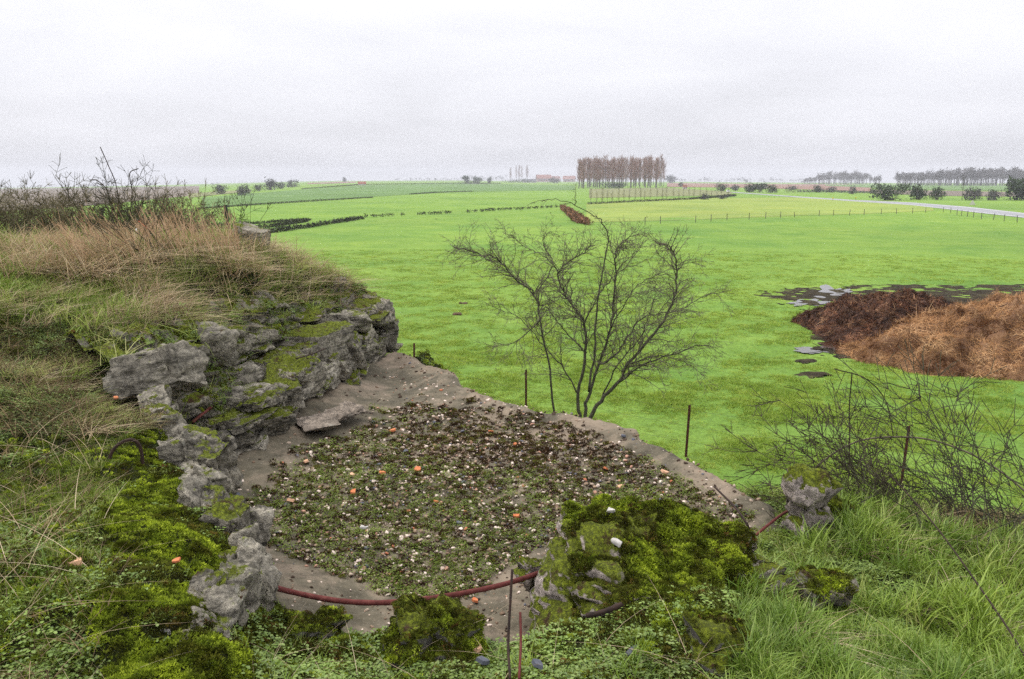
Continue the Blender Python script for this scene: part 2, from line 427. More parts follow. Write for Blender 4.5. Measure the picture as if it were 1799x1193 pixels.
ln = drape('edge_line', lerp2(RT, RB, 0.86), lerp2(RT, RB, 0.90), M['paint'], None, 90, 2, 0.115); ln.parent = rd

# ------------------------------------------------------------------ the bunker top: slab and earth bank
SLZ = 3.90
slab_px = [(385, 838), (430, 790), (500, 735), (575, 690), (640, 650), (688, 626), (712, 630), (760, 652), (800, 668), (812, 690), (850, 704), (905, 724), (960, 738), (1000, 741), (1060, 752), (1095, 764), (1130, 784),
           (1175, 806), (1220, 830), (1262, 852), (1310, 885), (1370, 915), (1375, 955)]
SLAB = [tuple(PZ(a, b, SLZ)[:2]) for a, b in slab_px] + [(1.15, 3.75), (0.78, 3.35), (0.48, 3.08), (0.15, 2.98), (-0.3, 2.95), (-0.75, 2.97), (-1.0, 3.08), (-1.17, 3.4), (-1.50, 3.95), (-1.90, 4.5), (-2.2, 4.98), (-2.26, 5.3)]
FACE = SLAB[:6]                                  # foot of the broken wall, from the near end to the far corner

def slab_z(x, y):
    d = polydist(x, y, SLAB)
    return SLZ + 0.10 * (1 - sstep(0.0, 0.55, d)) - 0.05 * (1 - sstep(0, 0.05, d)) + 0.03 * fbm(np.asarray(x) * 1.7, np.asarray(y) * 1.7, 0, 3, 11)

ctl = [(0, 0, 4.45), (-2, 0, 4.5), (2, 0, 4.4), (0, -3, 4.4), (-3, -3, 4.5), (3, -3, 4.2), (-5, 0, 4.9)]
ctl += [PZ(*a) for a in ((0, 1193, 4.5), (250, 1193, 4.45), (470, 1193, 4.24), (900, 1193, 4.25), (1350, 1193, 4.28), (1799, 1193, 4.15),
                         (0, 950, 4.6), (0, 800, 4.64), (160, 800, 4.6), (250, 900, 4.56), (380, 1000, 4.5), (300, 800, 4.47), (440, 960, 4.40), (385, 900, 4.42), (395, 1080, 4.48), (395, 1150, 4.46), (470, 1090, 4.2), (600, 1100, 4.20), (750, 1110, 4.19), (900, 1060, 4.17), (520, 1150, 4.22),
                         (1050, 1090, 4.28), (1200, 1080, 4.25), (1350, 1080, 4.18), (1430, 880, 3.92), (1600, 890, 3.72), (1799, 930, 3.62), (1799, 1050, 3.95), (1500, 1000, 4.08), (1340, 960, 4.05))]
ctl += [PY(*a) for a in ((0, 600, 5.6), (0, 430, 9.0), (200, 560, 6.2), (200, 446, 8.6), (430, 440, 8.9), (300, 600, 6.0), (500, 520, 8.0), (566, 496, 9.6), (400, 630, 6.4), (540, 585, 8.2), (325, 715, 5.4), (640, 530, 9.9), (480, 650, 6.9), (250, 700, 5.1))]
ctl += [(-3, 12, 4.6), (-6, 12, 4.9), (-9, 9, 5.2), (-12, 9, 5.0), (-9, 3, 5.1), (-12, -3, 5), (-2, 13, 4.2), (-9, 15, 4.6), (5, 5, 2.9), (4, 7, 2.4), (6, 3, 3.0), (6, -3, 3.2), (9, 3, 1.6), (9, 8, .6), (9, -3, 2.0), (0.5, 5, 3.8), (-1, 7.5, 3.8)]
ctl = np.array([list(map(float, c)) for c in ctl])
def _tps(d): return np.where(d > 1e-9, d * d * np.log(np.maximum(d, 1e-9)), 0)
_n = len(ctl); _D = np.hypot(ctl[:, 0][:, None] - ctl[:, 0], ctl[:, 1][:, None] - ctl[:, 1])
_A = np.zeros((_n + 3, _n + 3)); _A[:_n, :_n] = _tps(_D) + np.eye(_n) * 0.02
_A[:_n, _n] = 1; _A[:_n, _n + 1:] = ctl[:, :2]; _A[_n, :_n] = 1; _A[_n + 1:, :_n] = ctl[:, :2].T
_W = np.linalg.solve(_A, np.concatenate([ctl[:, 2], [0, 0, 0]]))
_bx = [-12, -6, -3.6, -2.6, -2.0, -1.3, 0.6, 1.5, 2.2, 3.2, 4.5, 6, 12]
_by = [12.5, 11.8, 11.0, 10.5, 10.2, 9.9, 7.2, 5.35, 5.3, 5.6, 5.2, 4.2, 0]
_bk = [1.2, 1.2, 1.4, 1.8, 2.6, 3.0, 3.0, 2.4, 1.2, .75, .7, .7, .6]

def bank_raw(x, y):
    x = np.asarray(x, float); y = np.asarray(y, float)
    z = _W[_n] + _W[_n + 1] * x + _W[_n + 2] * y
    for k in range(_n): z = z + _W[k] * _tps(np.hypot(x - ctl[k, 0], y - ctl[k, 1]))
    d = y - np.interp(x, _bx, _by); kk = np.interp(x, _bx, _bk)
    return z - kk * np.maximum(0, d) - 0.4 * np.maximum(0, d - 1) * (kk > 1.1)

WALLP = [(-2.25, 5.3)] + [tuple(p) for p in FACE] + [(FACE[5][0] - 0.02, FACE[5][1] + 0.35)]
def bank(x, y):
    z = bank_raw(x, y)
    rough = 0.055 * fbm(np.asarray(x) * 1.3, np.asarray(y) * 1.3, 0, 3, 21) + 0.028 * fbm(np.asarray(x) * 6, np.asarray(y) * 6, 0, 3, 22)
    z = z + rough
    ins = inpoly(x, y, SLAB); d = polydist(x, y, SLAB)
    z = np.where(ins, np.minimum(z, SLZ - 0.12 - 0.5 * np.minimum(d, 0.8)), z)
    df = polydist(x, y, WALLP, False)                  # room for the broken wall
    return np.minimum(z, SLZ - 0.2 + np.maximum(0, df - 0.34) * 3.2)

st = 0.05
gx = np.arange(-12, 12.01, st); gy = np.arange(-3.5, 17, st)
GX, GY = np.meshgrid(gx, gy, indexing='ij')
GZ = bank(GX, GY)
keep = (GZ > -0.35) & ~(inpoly(GX, GY, SLAB) & (polydist(GX, GY, SLAB) > 0.9))
idx = np.arange(GX.size).reshape(GX.shape)
q = np.stack([idx[:-1, :-1], idx[1:, :-1], idx[1:, 1:], idx[:-1, 1:]], -1).reshape(-1, 4)
q = q[keep.ravel()[q].all(1)]
used = np.unique(q); rem = np.full(GX.size, -1); rem[used] = np.arange(len(used))
BV = np.stack([GX, GY, GZ], -1).reshape(-1, 3)[used]
t = NT('bank_soil'); p = t.pos()
c = t.ramp(t.noise(p, 2.2, 7, 0.7), ((0.3, (0.012, 0.013, 0.005)), (0.48, (0.03, 0.032, 0.010)), (0.6, (0.035, 0.05, 0.009)), (0.75, (0.06, 0.05, 0.022))))
c = t.mix(1.0, c, t.ramp(t.noise(p, 30, 6, 0.8), ((0.3, 0.4), (0.5, 0.95), (0.7, 1.5))), 'MULTIPLY')
M['soil'] = t.surf(c, 0.95, t.bump(t.noise(p, 22, 6, 0.75), 1.0, 0.05), 0.1)
tag(mesh_obj('earth_bank', BV, rem[q], M['soil'], smooth=True), 'mossy earth bank over the buried bunker', kind='structure')

# the slab itself: a dished concrete floor with thickness
def resample(poly, step):
    out = []
    for k in range(len(poly)):
        a, b = np.array(poly[k]), np.array(poly[(k + 1) % len(poly)]); n = max(1, int(np.hypot(*(b - a)) / step))
        out += [tuple(a + (b - a) * m / n) for m in range(n)]
    return out
bd = np.array(resample(SLAB, 0.04))
nrm = 0.022 * fbm(bd[:, 0] * 6, bd[:, 1] * 6, 0, 4, 33)
cxy = np.mean(bd, 0); bd = bd + (bd - cxy) / np.linalg.norm(bd - cxy, axis=1)[:, None] * nrm[:, None]
gxs = np.arange(-3.2, 3.2, 0.055); gys = np.arange(2.4, 10.6, 0.055)
a_, b_ = np.meshgrid(gxs, gys); a_ = a_.ravel() + RG.uniform(-.015, .015, a_.size); b_ = b_.ravel() + RG.uniform(-.015, .015, b_.size)
k_ = inpoly(a_, b_, bd.tolist()) & (polydist(a_, b_, SLAB) > 0.06)
pts2 = [Vector(p) for p in bd] + [Vector((x, y)) for x, y in zip(a_[k_], b_[k_])]
vv, ee, ff, *_ = geometry.delaunay_2d_cdt(pts2, [], [list(range(len(bd)))], 1, 1e-5)
vx = np.array([v.x for v in vv]); vy = np.array([v.y for v in vv]); vz = slab_z(vx, vy) + 0.006 * fbm(vx * 14, vy * 14, 0, 3, 44)
sv = [(x, y, z) for x, y, z in zip(vx, vy, vz)]; sf = [tuple(f) for f in ff]
nb = len(bd); base = len(sv)
if True:                                        # the first nb output vertices are the outline
    rim = [min(range(len(vx)), key=lambda m, p=p: (vx[m] - p[0]) ** 2 + (vy[m] - p[1]) ** 2) for p in bd] if len(vv) != len(pts2) else list(range(nb))
    for r_ in rim: sv.append((vx[r_] * 1.0, vy[r_], vz[r_] - 0.45))
    for k in range(nb): sf.append((rim[k], base + k, base + (k + 1) % nb, rim[(k + 1) % nb]))
t = NT('slab_concrete'); p = t.pos()
big = t.noise(p, 1.6, 7, 0.7, 0.5); mid = t.noise(p, 9, 7, 0.7); fine = t.noise(p, 70, 5, 0.75)
c = t.ramp(big, ((0.36, (0.07, 0.06, 0.038)), (0.47, (0.115, 0.098, 0.065)), (0.55, (0.19, 0.152, 0.105)), (0.72, (0.27, 0.205, 0.148))))
c = t.mix(1.0, c, t.ramp(mid, ((0.3, 0.62), (0.5, 1.0), (0.7, 1.2))), 'MULTIPLY')
c = t.mix(t.range(fine, 0.60, 0.68), c, (0.33, 0.29, 0.23))
c = t.mix(t.range(fine, 0.38, 0.31), c, (0.05, 0.045, 0.035))
M['slab'] = t.surf(c, 0.9, t.bump(t.math('ADD', mid, t.math('MULTIPLY', fine, 0.5)), 0.5, 0.02), 0.25)
slab = mesh_obj('concrete_slab', sv, sf, M['slab'])
tag(slab, 'dished grey concrete slab strewn with gravel, moss and tile shards', 'slab', kind='thing')
# ------------------------------------------------------------------ scatter helper (for grass, moss and gravel that nobody could count)
def source(name, verts, faces, mat, smooth=False):
    me = bpy.data.meshes.new(name); me.from_pydata([tuple(map(float, v)) for v in verts], [], faces); me.update()
    me.materials.append(mat)
    if smooth: me.polygons.foreach_set('use_smooth', np.ones(len(me.polygons), bool))
    return bpy.data.objects.new(name, me)

def scatter(name, pts, rot, scl, srcs, label, parent=None):
    n = len(pts); me = bpy.data.meshes.new(name)
    me.vertices.add(n); me.vertices.foreach_set('co', np.ascontiguousarray(pts, np.float32).ravel())
    scl = np.asarray(scl, float)
    if scl.ndim == 1: scl = np.repeat(scl[:, None], 3, 1)
    for nm, ty, dat in (('rot', 'FLOAT_VECTOR', rot), ('scl', 'FLOAT_VECTOR', scl)):
        a = me.attributes.new(nm, ty, 'POINT'); a.data.foreach_set('vector', np.ascontiguousarray(dat, np.float32).ravel())
    a = me.attributes.new('pick', 'INT', 'POINT'); a.data.foreach_set('value', RG.integers(0, len(srcs), n).astype(np.int32))
    o = bpy.data.objects.new(name, me); COL.objects.link(o)
    ng = bpy.data.node_groups.new(name + '_nodes', 'GeometryNodeTree')
    ng.interface.new_socket('Geometry', in_out='INPUT', socket_type='NodeSocketGeometry')
    ng.interface.new_socket('Geometry', in_out='OUTPUT', socket_type='NodeSocketGeometry')
    N, L = ng.nodes, ng.links
    gi, go = N.new('NodeGroupInput'), N.new('NodeGroupOutput')
    jn = N.new('GeometryNodeJoinGeometry')
    for s in reversed(srcs):
        oi = N.new('GeometryNodeObjectInfo'); oi.inputs['Object'].default_value = s
        g2 = N.new('GeometryNodeGeometryToInstance'); L.new(oi.outputs['Geometry'], g2.inputs[0]); L.new(g2.outputs[0], jn.inputs[0])
    ip = N.new('GeometryNodeInstanceOnPoints'); ip.inputs['Pick Instance'].default_value = True
    L.new(gi.outputs[0], ip.inputs['Points']); L.new(jn.outputs[0], ip.inputs['Instance'])
    for nm, ty, sock in (('rot', 'FLOAT_VECTOR', 'Rotation'), ('scl', 'FLOAT_VECTOR', 'Scale'), ('pick', 'INT', 'Instance Index')):
        na = N.new('GeometryNodeInputNamedAttribute'); na.data_type = ty; na.inputs['Name'].default_value = nm
        L.new(na.outputs['Attribute'], ip.inputs[sock])
    L.new(ip.outputs[0], go.inputs[0])
    md = o.modifiers.new('spread', 'NODES'); md.node_group = ng
    if parent is not None: o.parent = parent
    return tag(o, label, kind='stuff')

def rot_to(nrm, spin):
    """euler angles that turn +Z to each normal, after a spin about it (small-angle tilt)"""
    nrm = np.asarray(nrm); rx = np.arctan2(-nrm[:, 1], np.hypot(nrm[:, 0], nrm[:, 2])); ry = np.arctan2(nrm[:, 0], nrm[:, 2])
    out = np.zeros((len(nrm), 3))
    for k in range(len(nrm)):
        m = Matrix.Rotation(ry[k], 3, 'Y') @ Matrix.Rotation(rx[k], 3, 'X') @ Matrix.Rotation(spin[k], 3, 'Z')
        out[k] = m.to_euler()
    return out

def clump(n, h, wdt, spread, lean, droop, seed, seg=3, wind=0.0):
    """a tuft of n tapering blades; wind pushes every tip towards +X"""
    r = np.random.default_rng(seed); V, Fc = [], []
    for _ in range(n):
        a = r.uniform(0, 2 * math.pi); bx, by = spread * math.sqrt(r.uniform()) * math.cos(r.uniform(0, 6.28)), spread * math.sqrt(r.uniform()) * math.sin(r.uniform(0, 6.28))
        hh = h * r.uniform(0.55, 1.1); ln = lean * r.uniform(0.2, 1.2); dr = droop * r.uniform(0.4, 1.3)
        dx, dy = math.cos(a) * ln + wind * r.uniform(0.6, 1.2), math.sin(a) * ln
        fa = r.uniform(0, math.pi); wx, wy = math.cos(fa), math.sin(fa); b = len(V)
        for k in range(seg + 1):
            t = k / seg; ww = wdt * r.uniform(.8, 1.1) * (1 - t * 0.85) * 0.5
            x = bx + dx * hh * (t + dr * t * t); y = by + dy * hh * (t + dr * t * t); z = hh * (t - 0.55 * dr * t * t) * (1 / math.sqrt(1 + (dx * dx + dy * dy) * t))
            if k < seg: V += [(x - wx * ww, y - wy * ww, z), (x + wx * ww, y + wy * ww, z)]
            else: V.append((x, y, z))
        for k in range(seg - 1): Fc.append((b + 2 * k, b + 2 * k + 1, b + 2 * k + 3, b + 2 * k + 2))
        Fc.append((b + 2 * seg - 2, b + 2 * seg - 1, b + 2 * seg))
    return V, Fc

def moss_tuft(n, rad, seed):
    r = np.random.default_rng(seed); V, Fc = [], []
    for _ in range(n):
        a = r.uniform(0, 6.28); q = rad * math.sqrt(r.uniform()); x, y = q * math.cos(a), q * math.sin(a)
        z = rad * 0.75 * math.sqrt(max(0, 1 - (q / rad) ** 2)) - rad * 0.25
        d = Vector((x / rad + r.normal(0, .35), y / rad + r.normal(0, .35), 0.9)).normalized(); l = rad * r.uniform(.3, .65); wv = d.orthogonal().normalized(); wv.rotate(Matrix.Rotation(r.uniform(0, 6.28), 3, d))
        s = rad * r.uniform(.14, .26); p = Vector((x, y, z)); b = len(V)
        V += [p - wv * s, p + wv * s, p + d * l]; Fc.append((b, b + 1, b + 2))
    return V, Fc

def herb(n, rad, leaf, seed, up=0.6):
    """small rosette of rounded leaves"""
    r = np.random.default_rng(seed); V, Fc = [], []
    for _ in range(n):
        a = r.uniform(0, 6.28); q = rad * math.sqrt(r.uniform()); c = Vector((q * math.cos(a), q * math.sin(a), rad * up * r.uniform(.2, 1)))
        d = Vector((math.cos(a) + r.normal(0, .5), math.sin(a) + r.normal(0, .5), r.uniform(-.2, .6))).normalized(); s = d.cross(Vector((0, 0, 1))).normalized(); l = leaf * r.uniform(.6, 1.2)
        b = len(V); up_ = s.cross(d) * l * 0.12
        V += [c, c + d * l * .4 + s * l * .34 + up_, c + d * l * .8 + s * l * .25, c + d * l, c + d * l * .8 - s * l * .25, c + d * l * .4 - s * l * .34 + up_]
        Fc += [(b, b + 1, b + 2, b + 3), (b, b + 3, b + 4, b + 5)]
    return V, Fc

# ------------------------------------------------------------------ rocks
_ico = {}
def ico(sub):
    if sub not in _ico:
        bm = bmesh.new(); bmesh.ops.create_icosphere(bm, subdivisions=sub, radius=1.0)
        bm.verts.ensure_lookup_table()
        _ico[sub] = (np.array([v.co[:] for v in bm.verts]), np.array([[v.index for v in f.verts] for f in bm.faces])); bm.free()
    return _ico[sub]

def rock_verts(seed, size, sub=4, cuts=7, rough=0.05, freq=6.0, boxy=0.75, planes=None, crk=None):
    r = np.random.default_rng(seed); V, Fc = ico(sub); P = V * 1.45
    pl = []
    if planes is not None: pl = list(planes)
    else:
        for ax in range(3):
            for s in (-1, 1):
                n = np.zeros(3); n[ax] = s; n += r.normal(0, 0.17, 3); n /= np.linalg.norm(n); pl.append((n, boxy * r.uniform(.88, 1.12)))
        for _ in range(cuts):
            n = r.normal(0, 1, 3); n /= np.linalg.norm(n); pl.append((n, r.uniform(.82, 1.12)))
    for n, d in pl:
        n = np.asarray(n, float); n = n / np.linalg.norm(n); o = P @ n - d
        P = P - np.maximum(o, 0)[:, None] * n[None] * 0.97
    P = P * np.array(size)
    s = seed * 3.7; crk = rough * .9 if crk is None else crk
    k = fbm(P[:, 0] * freq + s, P[:, 1] * freq, P[:, 2] * freq, 4, seed % 97, 0.55)
    lay = vnoise(P[:, 0] * 3 + s, P[:, 1] * 3, P[:, 2] * 17, seed % 89)               # bedding of the poured concrete
    kk = fbm(P[:, 0] * freq * 5 + s, P[:, 1] * freq * 5, P[:, 2] * freq * 5, 2, seed % 83)
    cr = np.abs(vnoise(P[:, 0] * freq * .8 + s, P[:, 1] * freq * .8, P[:, 2] * freq * 1.5, seed % 71)); cr2 = np.abs(vnoise(P[:, 0] * freq * 2.3 + s, P[:, 1] * freq * 2.3, P[:, 2] * freq * 3, seed % 67))
    P = P + V * (rough * k + rough * 0.6 * lay + rough * 0.32 * kk - crk * (1 - sstep(0, .12, cr)) - .5 * crk * (1 - sstep(0, .14, cr2)))[:, None]
    return P, Fc

def euler_m(rx, ry, rz): return np.array(Matrix.Rotation(rz, 3, 'Z') @ Matrix.Rotation(ry, 3, 'Y') @ Matrix.Rotation(rx, 3, 'X'))

def rock(name, c, size, rot, seed, mat, parent=None, **kw):
    P, Fc = rock_verts(seed, size, **kw); P = P @ euler_m(*rot).T
    o = mesh_obj(name, P, Fc, mat, parent, smooth=False, loc=tuple(map(float, c)))
    return o

MOSS_C = ((0.025, 0.028, 0.006), (0.18, 0.215, 0.014))
M['rock'] = mconcrete('rock', (0.345, 0.31, 0.24), (0.062, 0.056, 0.043), 0.46, MOSS_C, 0.6, strata=0.9)
M['rock_bare'] = mconcrete('rock_bare', (0.405, 0.365, 0.285), (0.10, 0.09, 0.07), 0.2, MOSS_C, 0.6, strata=0.8)
M['rock_pink'] = mconcrete('rock_pink', (0.52, 0.44, 0.385), (0.22, 0.19, 0.165), 0.74, MOSS_C, 0.6, crack=0.4)
M['rock_tan'] = mconcrete('rock_tan', (0.33, 0.27, 0.21), (0.15, 0.125, 0.095), 0.0, MOSS_C, 0.4, crack=0.3)
M['rock_mossy'] = mconcrete('rock_mossy', (0.20, 0.185, 0.16), (0.06, 0.055, 0.045), 0.92, MOSS_C, 0.4)

# --- the broken wall along the back-left of the slab
wall = empty('ruined_concrete_wall', (FACE[0][0], FACE[0][1], SLZ))
tag(wall, 'broken layered concrete wall of tumbled chunks along the slab edge', 'ruined wall')
path = [(-2.42, 5.05)] + [tuple(p) for p in FACE] + [(FACE[5][0] - 0.02, FACE[5][1] + 0.35), (FACE[5][0] - 0.35, FACE[5][1] + 0.75), (FACE[5][0] - 1.0, FACE[5][1] + 0.85)]
pa = np.array(path); sl = np.concatenate([[0], np.cumsum(np.hypot(*(pa[1:] - pa[:-1]).T))])
S = np.arange(0, sl[-1], 0.02); px_, py_ = np.interp(S, sl, pa[:, 0]), np.interp(S, sl, pa[:, 1])
ker = np.ones(25) / 25
sx = np.convolve(np.pad(px_, 12, mode='edge'), ker, 'valid'); sy = np.convolve(np.pad(py_, 12, mode='edge'), ker, 'valid')
tx_, ty_ = np.gradient(sx), np.gradient(sy); tl = np.hypot(tx_, ty_); nx_, ny_ = ty_ / tl, -tx_ / tl
ztop = bank_raw(sx - nx_ * 0.45, sy - ny_ * 0.45) + 0.05
ztop = np.minimum(ztop, 4.80)
nf, nt_ = 62, 30
VV = np.concatenate([np.linspace(-0.12, 1, nf), 1 + np.linspace(0.03, 1, nt_)])
SS, WW = np.meshgrid(S, VV, indexing='ij')
bxs, bys, nxs, nys, zts = [np.repeat(a[:, None], len(VV), 1) for a in (sx, sy, nx_, ny_, ztop)]
fv = np.clip(WW, -0.2, 1); tv = np.clip(WW - 1, 0, 1)
zf = (SLZ - 0.05) + (zts - SLZ + 0.05) * fv
H = zf - SLZ + 0.25 * SS * 0.12 + 0.05 * fbm(SS * 1.5, zf * 2, 0, 3, 51)
off = np.zeros_like(H)
for lay_h, wid, amp, sd in ((0.30, 0.62, 0.20, 3), (0.135, 0.27, 0.13, 4)):
    Li = np.floor(H / lay_h); so = h3(Li, Li * 0, Li * 0, sd) * 3.1
    cellc = (SS + 0.06 * fbm(SS * 5, zf * 5, 0, 2, sd + 60)) / wid + so; ci = np.floor(cellc)
    off += amp * (h3(ci, Li, Li * 0, sd + 9) - 0.5)
    fr = np.minimum(cellc - ci, 1 - (cellc - ci)) * wid; fh = np.minimum(H / lay_h - Li, 1 - (H / lay_h - Li)) * lay_h
    off -= 0.07 * (1 - sstep(0.0, 0.028, fr)) * (amp / 0.2) + 0.08 * (1 - sstep(0, 0.03, fh)) * (amp / 0.2)
off += 0.05 * fbm(SS * 4, zf * 4, 0, 4, 71) + 0.018 * fbm(SS * 18, zf * 18, 0, 3, 72)
inw = -0.22 - 0.18 * fv - tv * 0.85
xx = bxs + nxs * (off * (1 - tv) + inw); yy = bys + nys * (off * (1 - tv) + inw)
zb = bank_raw(xx, yy)
lump = 0.10 * np.abs(fbm(xx * 4.5, yy * 4.5, 0, 4, 81)) + 0.05 * (h3(np.floor(xx / .23 + .4 * fbm(xx * 3, yy * 3, 0, 2, 5)), np.floor(yy / .31), np.floor(xx * 0), 77) - .3)
zt2 = np.minimum(zts + 0.05, zb + 0.07) + lump - 0.22 * sstep(0.6, 1, tv)
k = sstep(0.0, 0.25, tv)
zz = np.where(WW <= 1, zf + 0.03 * fbm(SS * 9, zf * 9, 0, 3, 91), zts * (1 - k) + zt2 * k)
wv = np.stack([xx, yy, zz], -1).reshape(-1, 3) - np.array([FACE[0][0], FACE[0][1], SLZ])
ii = np.arange(SS.size).reshape(SS.shape)
wq = np.stack([ii[:-1, :-1], ii[1:, :-1], ii[1:, 1:], ii[:-1, 1:]], -1).reshape(-1, 4)
mesh_obj('wall_core', wv, wq, M['rock'], wall, smooth=False)

fa, fb = np.array(FACE[0]), np.array(FACE[5]); fdir = (fb - fa) / np.linalg.norm(fb - fa); fn = np.array([fdir[1], -fdir[0]])
FANG = math.atan2(fdir[1], fdir[0])
def on_face(px, py, back=0.1):
    d = ray(px, py); o = fa - fn * back
    t = (o @ fn) / (np.array([d[0], 1.0]) @ fn)
    return np.array([d[0] * t, t, CAMZ + d[2] * t])
org = np.array([FACE[0][0], FACE[0][1], SLZ])
rr = np.random.default_rng(5)
for n, (px, py, back, sz) in enumerate([
        (668, 548, .16, (.20, .20, .20)), (676, 588, .12, (.18, .18, .20)), (640, 552, .25, (.22, .24, .17)), (612, 566, .22, (.24, .26, .13)), (606, 616, .14, (.30, .22, .24)), (630, 592, .15, (.2, .2, .14)), (650, 612, .1, (.2, .18, .15)),
        (560, 606, .24, (.42, .30, .22)), (514, 558, .75, (.40, .30, .10)), (566, 655, .10, (.32, .2, .17)), (520, 668, .12, (.30, .24, .22)), (486, 690, .14, (.30, .22, .17)), (445, 706, .16, (.36, .22, .15)), (430, 745, .12, (.34, .2, .15)),
        (388, 775, .14, (.24, .2, .18)), (424, 668, .42, (.22, .2, .13)), (474, 640, .45, (.24, .22, .12)), (466, 588, .95, (.13, .11, .07)), (578, 506, .75, (.16, .2, .14)), (545, 560, .6, (.2, .2, .12)), (592, 536, .6, (.26, .22, .12)),
        (360, 752, .38, (.22, .2, .12)), (640, 528, .45, (.2, .2, .1)), (530, 626, .25, (.22, .2, .14)), (596, 650, .06, (.2, .16, .12)), (470, 740, .03, (.26, .15, .10)), (350, 800, .12, (.2, .18, .14))] + [(385 + 300 * q / 30 + rr.normal(0, 6), 838 - 205 * q / 30 - rr.uniform(0, 85), rr.uniform(.0, .14), (rr.uniform(.16, .30), rr.uniform(.12, .2), rr.uniform(.035, .07))) for q in range(31)]):
    c = on_face(px, py, back) - org
    rock('concrete_chunk', c, sz, (rr.normal(0, .13), rr.normal(-.08, .11), FANG + rr.normal(0, .25)), 100 + n, M['rock'] if n % 3 else M['rock_bare'], wall, sub=5, rough=0.020, freq=9, boxy=0.80, cuts=13, crk=.032)
small = [rock_verts(300 + q, (.075, .06, .045), sub=3, rough=.016, freq=14) for q in range(5)]
smesh = []
for P, Fc in small:
    o = mesh_obj('rubble_stone', P, Fc, M['rock_bare'], wall, smooth=True); smesh.append(o.data); bpy.data.objects.remove(o)
for n in range(110):
    s = rr.uniform(0.02, 0.98); h = rr.uniform(-.02, 1.15); px, py = 385 + 300 * s, 830 - 205 * s - h * (100 if s < .9 else 95) * (0.8 + .3 * s)
    back = rr.uniform(-0.02, 0.12) + max(0, h - .55) * 0.9
    c = on_face(px, py, back) - org
    o = bpy.data.objects.new('rubble_stone', smesh[n % 5]); COL.objects.link(o); o.parent = wall
    o.location = tuple(map(float, c)); o.rotation_euler = tuple(rr.uniform(0, 6.28, 3)); k = rr.uniform(.5, 1.5); o.scale = (k, k, k * rr.uniform(.6, 1))

# loose blocks lying on the bank above the wall
def on_bank(px, py, near=1.5, far=16.0):
    d = ray(px, py); t = np.geomspace(near, far, 1500); z = bank_raw(d[0] * t, t); b = CAMZ + d[2] * t < z
    k = int(b.argmax()) if b.any() else len(t) - 1
    return np.array([d[0] * t[k], t[k], float(z[k])])
def topblock(px, py, size, rot, seed, label, mat='rock_bare', lift=0.0, name='concrete_block', **kw):
    c = on_bank(px, py); c[2] += lift
    o = rock(name, c, size, rot, seed, M[mat], **kw); return tag(o, label, 'rock')
topblock(272, 690, (.30, .17, .20), (-.15, -.22, .25), 401, 'large pale grey concrete block tilted on the grassy slope', sub=5, lift=.14, boxy=.8, cuts=3, rough=.03)
topblock(384, 630, (.15, .14, .17), (.2, .1, .5), 402, 'small upright grey concrete block behind the large tilted one', lift=.09, boxy=.8, cuts=3, rough=.03)
topblock(343, 634, (.10, .08, .06), (.2, .3, .1), 403, 'small dark concrete lump between the two grey blocks', 'rock', lift=.04)
topblock(438, 441, (.26, .16, .14), (.1, .35, -.3), 404, 'pale concrete slab corner sticking out of the mound top', 'rock_bare', lift=.17, cuts=2, rough=.02)

# the near broken rim on the left, with its chunks
rimw = empty('broken_concrete_rim', PZ(420, 980, 4.3)); tag(rimw, 'crumbling concrete rim with pebbly edge on the near bank', 'ruined wall')
ro = np.array(rimw.location)
RIM = np.array([(-2.34, 5.12), (-2.02, 4.52), (-1.61, 3.96), (-1.28, 3.42), (-1.13, 3.05), (-1.06, 2.7), (-1.03, 2.35)])
rl = np.concatenate([[0], np.cumsum(np.hypot(*(RIM[1:] - RIM[:-1]).T))])
for n, s_ in enumerate(np.arange(0, rl[-1], .10)):
    x_, y_ = np.interp(s_, rl, RIM[:, 0]), np.interp(s_, rl, RIM[:, 1]); dx_, dy_ = [np.interp(s_ + .1, rl, RIM[:, k]) - np.interp(s_ - .1, rl, RIM[:, k]) for k in (0, 1)]
    off_ = rr.normal(-.01, .035); zt = float(bank_raw(x_ - .12, y_)); hz_ = rr.uniform(.15, .25)
    c = np.array([x_ + off_, y_ + off_, zt - hz_ * (.52 if s_ < 1.2 else .40 if s_ < 2.15 else .62) + rr.normal(.0, .03)]) - ro
    rock('concrete_chunk', c, tuple(a_ * (1.0 if s_ < 2.1 else .78) for a_ in (rr.uniform(.11, .18), rr.uniform(.08, .13), hz_)), (rr.normal(0, .16), rr.normal(0, .16), math.atan2(dy_, dx_) + rr.normal(0, .3)), 500 + n, M['rock_bare'] if n % 4 else M['rock'], rimw, sub=5, rough=.020, freq=11, boxy=.8, cuts=12, crk=.022)

# the big mossy boulder on the right of the rim
bp = [((0, -.30, 1), .62), ((-1, -.05, .12), .80), ((-.7, .75, .2), .86), ((1, -.12, -.22), .86), ((.75, .7, .1), .9), ((0, 1, .1), .80), ((0, -1, .2), .86), ((.7, -.6, .5), .86), ((-.6, -.6, .5), .84), ((0, 0, -1), .9)]
bc = PZ(1132, 1004, 4.22)
boulder = rock('mossy_boulder', bc, (.53, .50, .25), (0.0, 0.06, -.05), 611, M['rock_pink'], sub=6, rough=.055, freq=4.2, planes=bp)
tag(boulder, 'big concrete boulder thick with bright moss, in front of the slab', 'boulder')
def mossy(px, py, z, size, rot, seed, label, mat='rock_mossy', name='mossy_rock', **kw):
    o = rock(name, (on_bank(px, py + 30) + np.array([0, 0, (.62 if name == 'concrete_stump' else .3) * size[2]])) if py > 870 and px != 945 else PZ(px, py, z), size, rot, seed, M[mat], **kw); return tag(o, label, 'rock')
mossy(762, 1110, 4.24, (.21, .15, .13), (.1, .05, .2), 621, 'low mossy lump with grey patches below the rusty bar', sub=5, rough=.05)
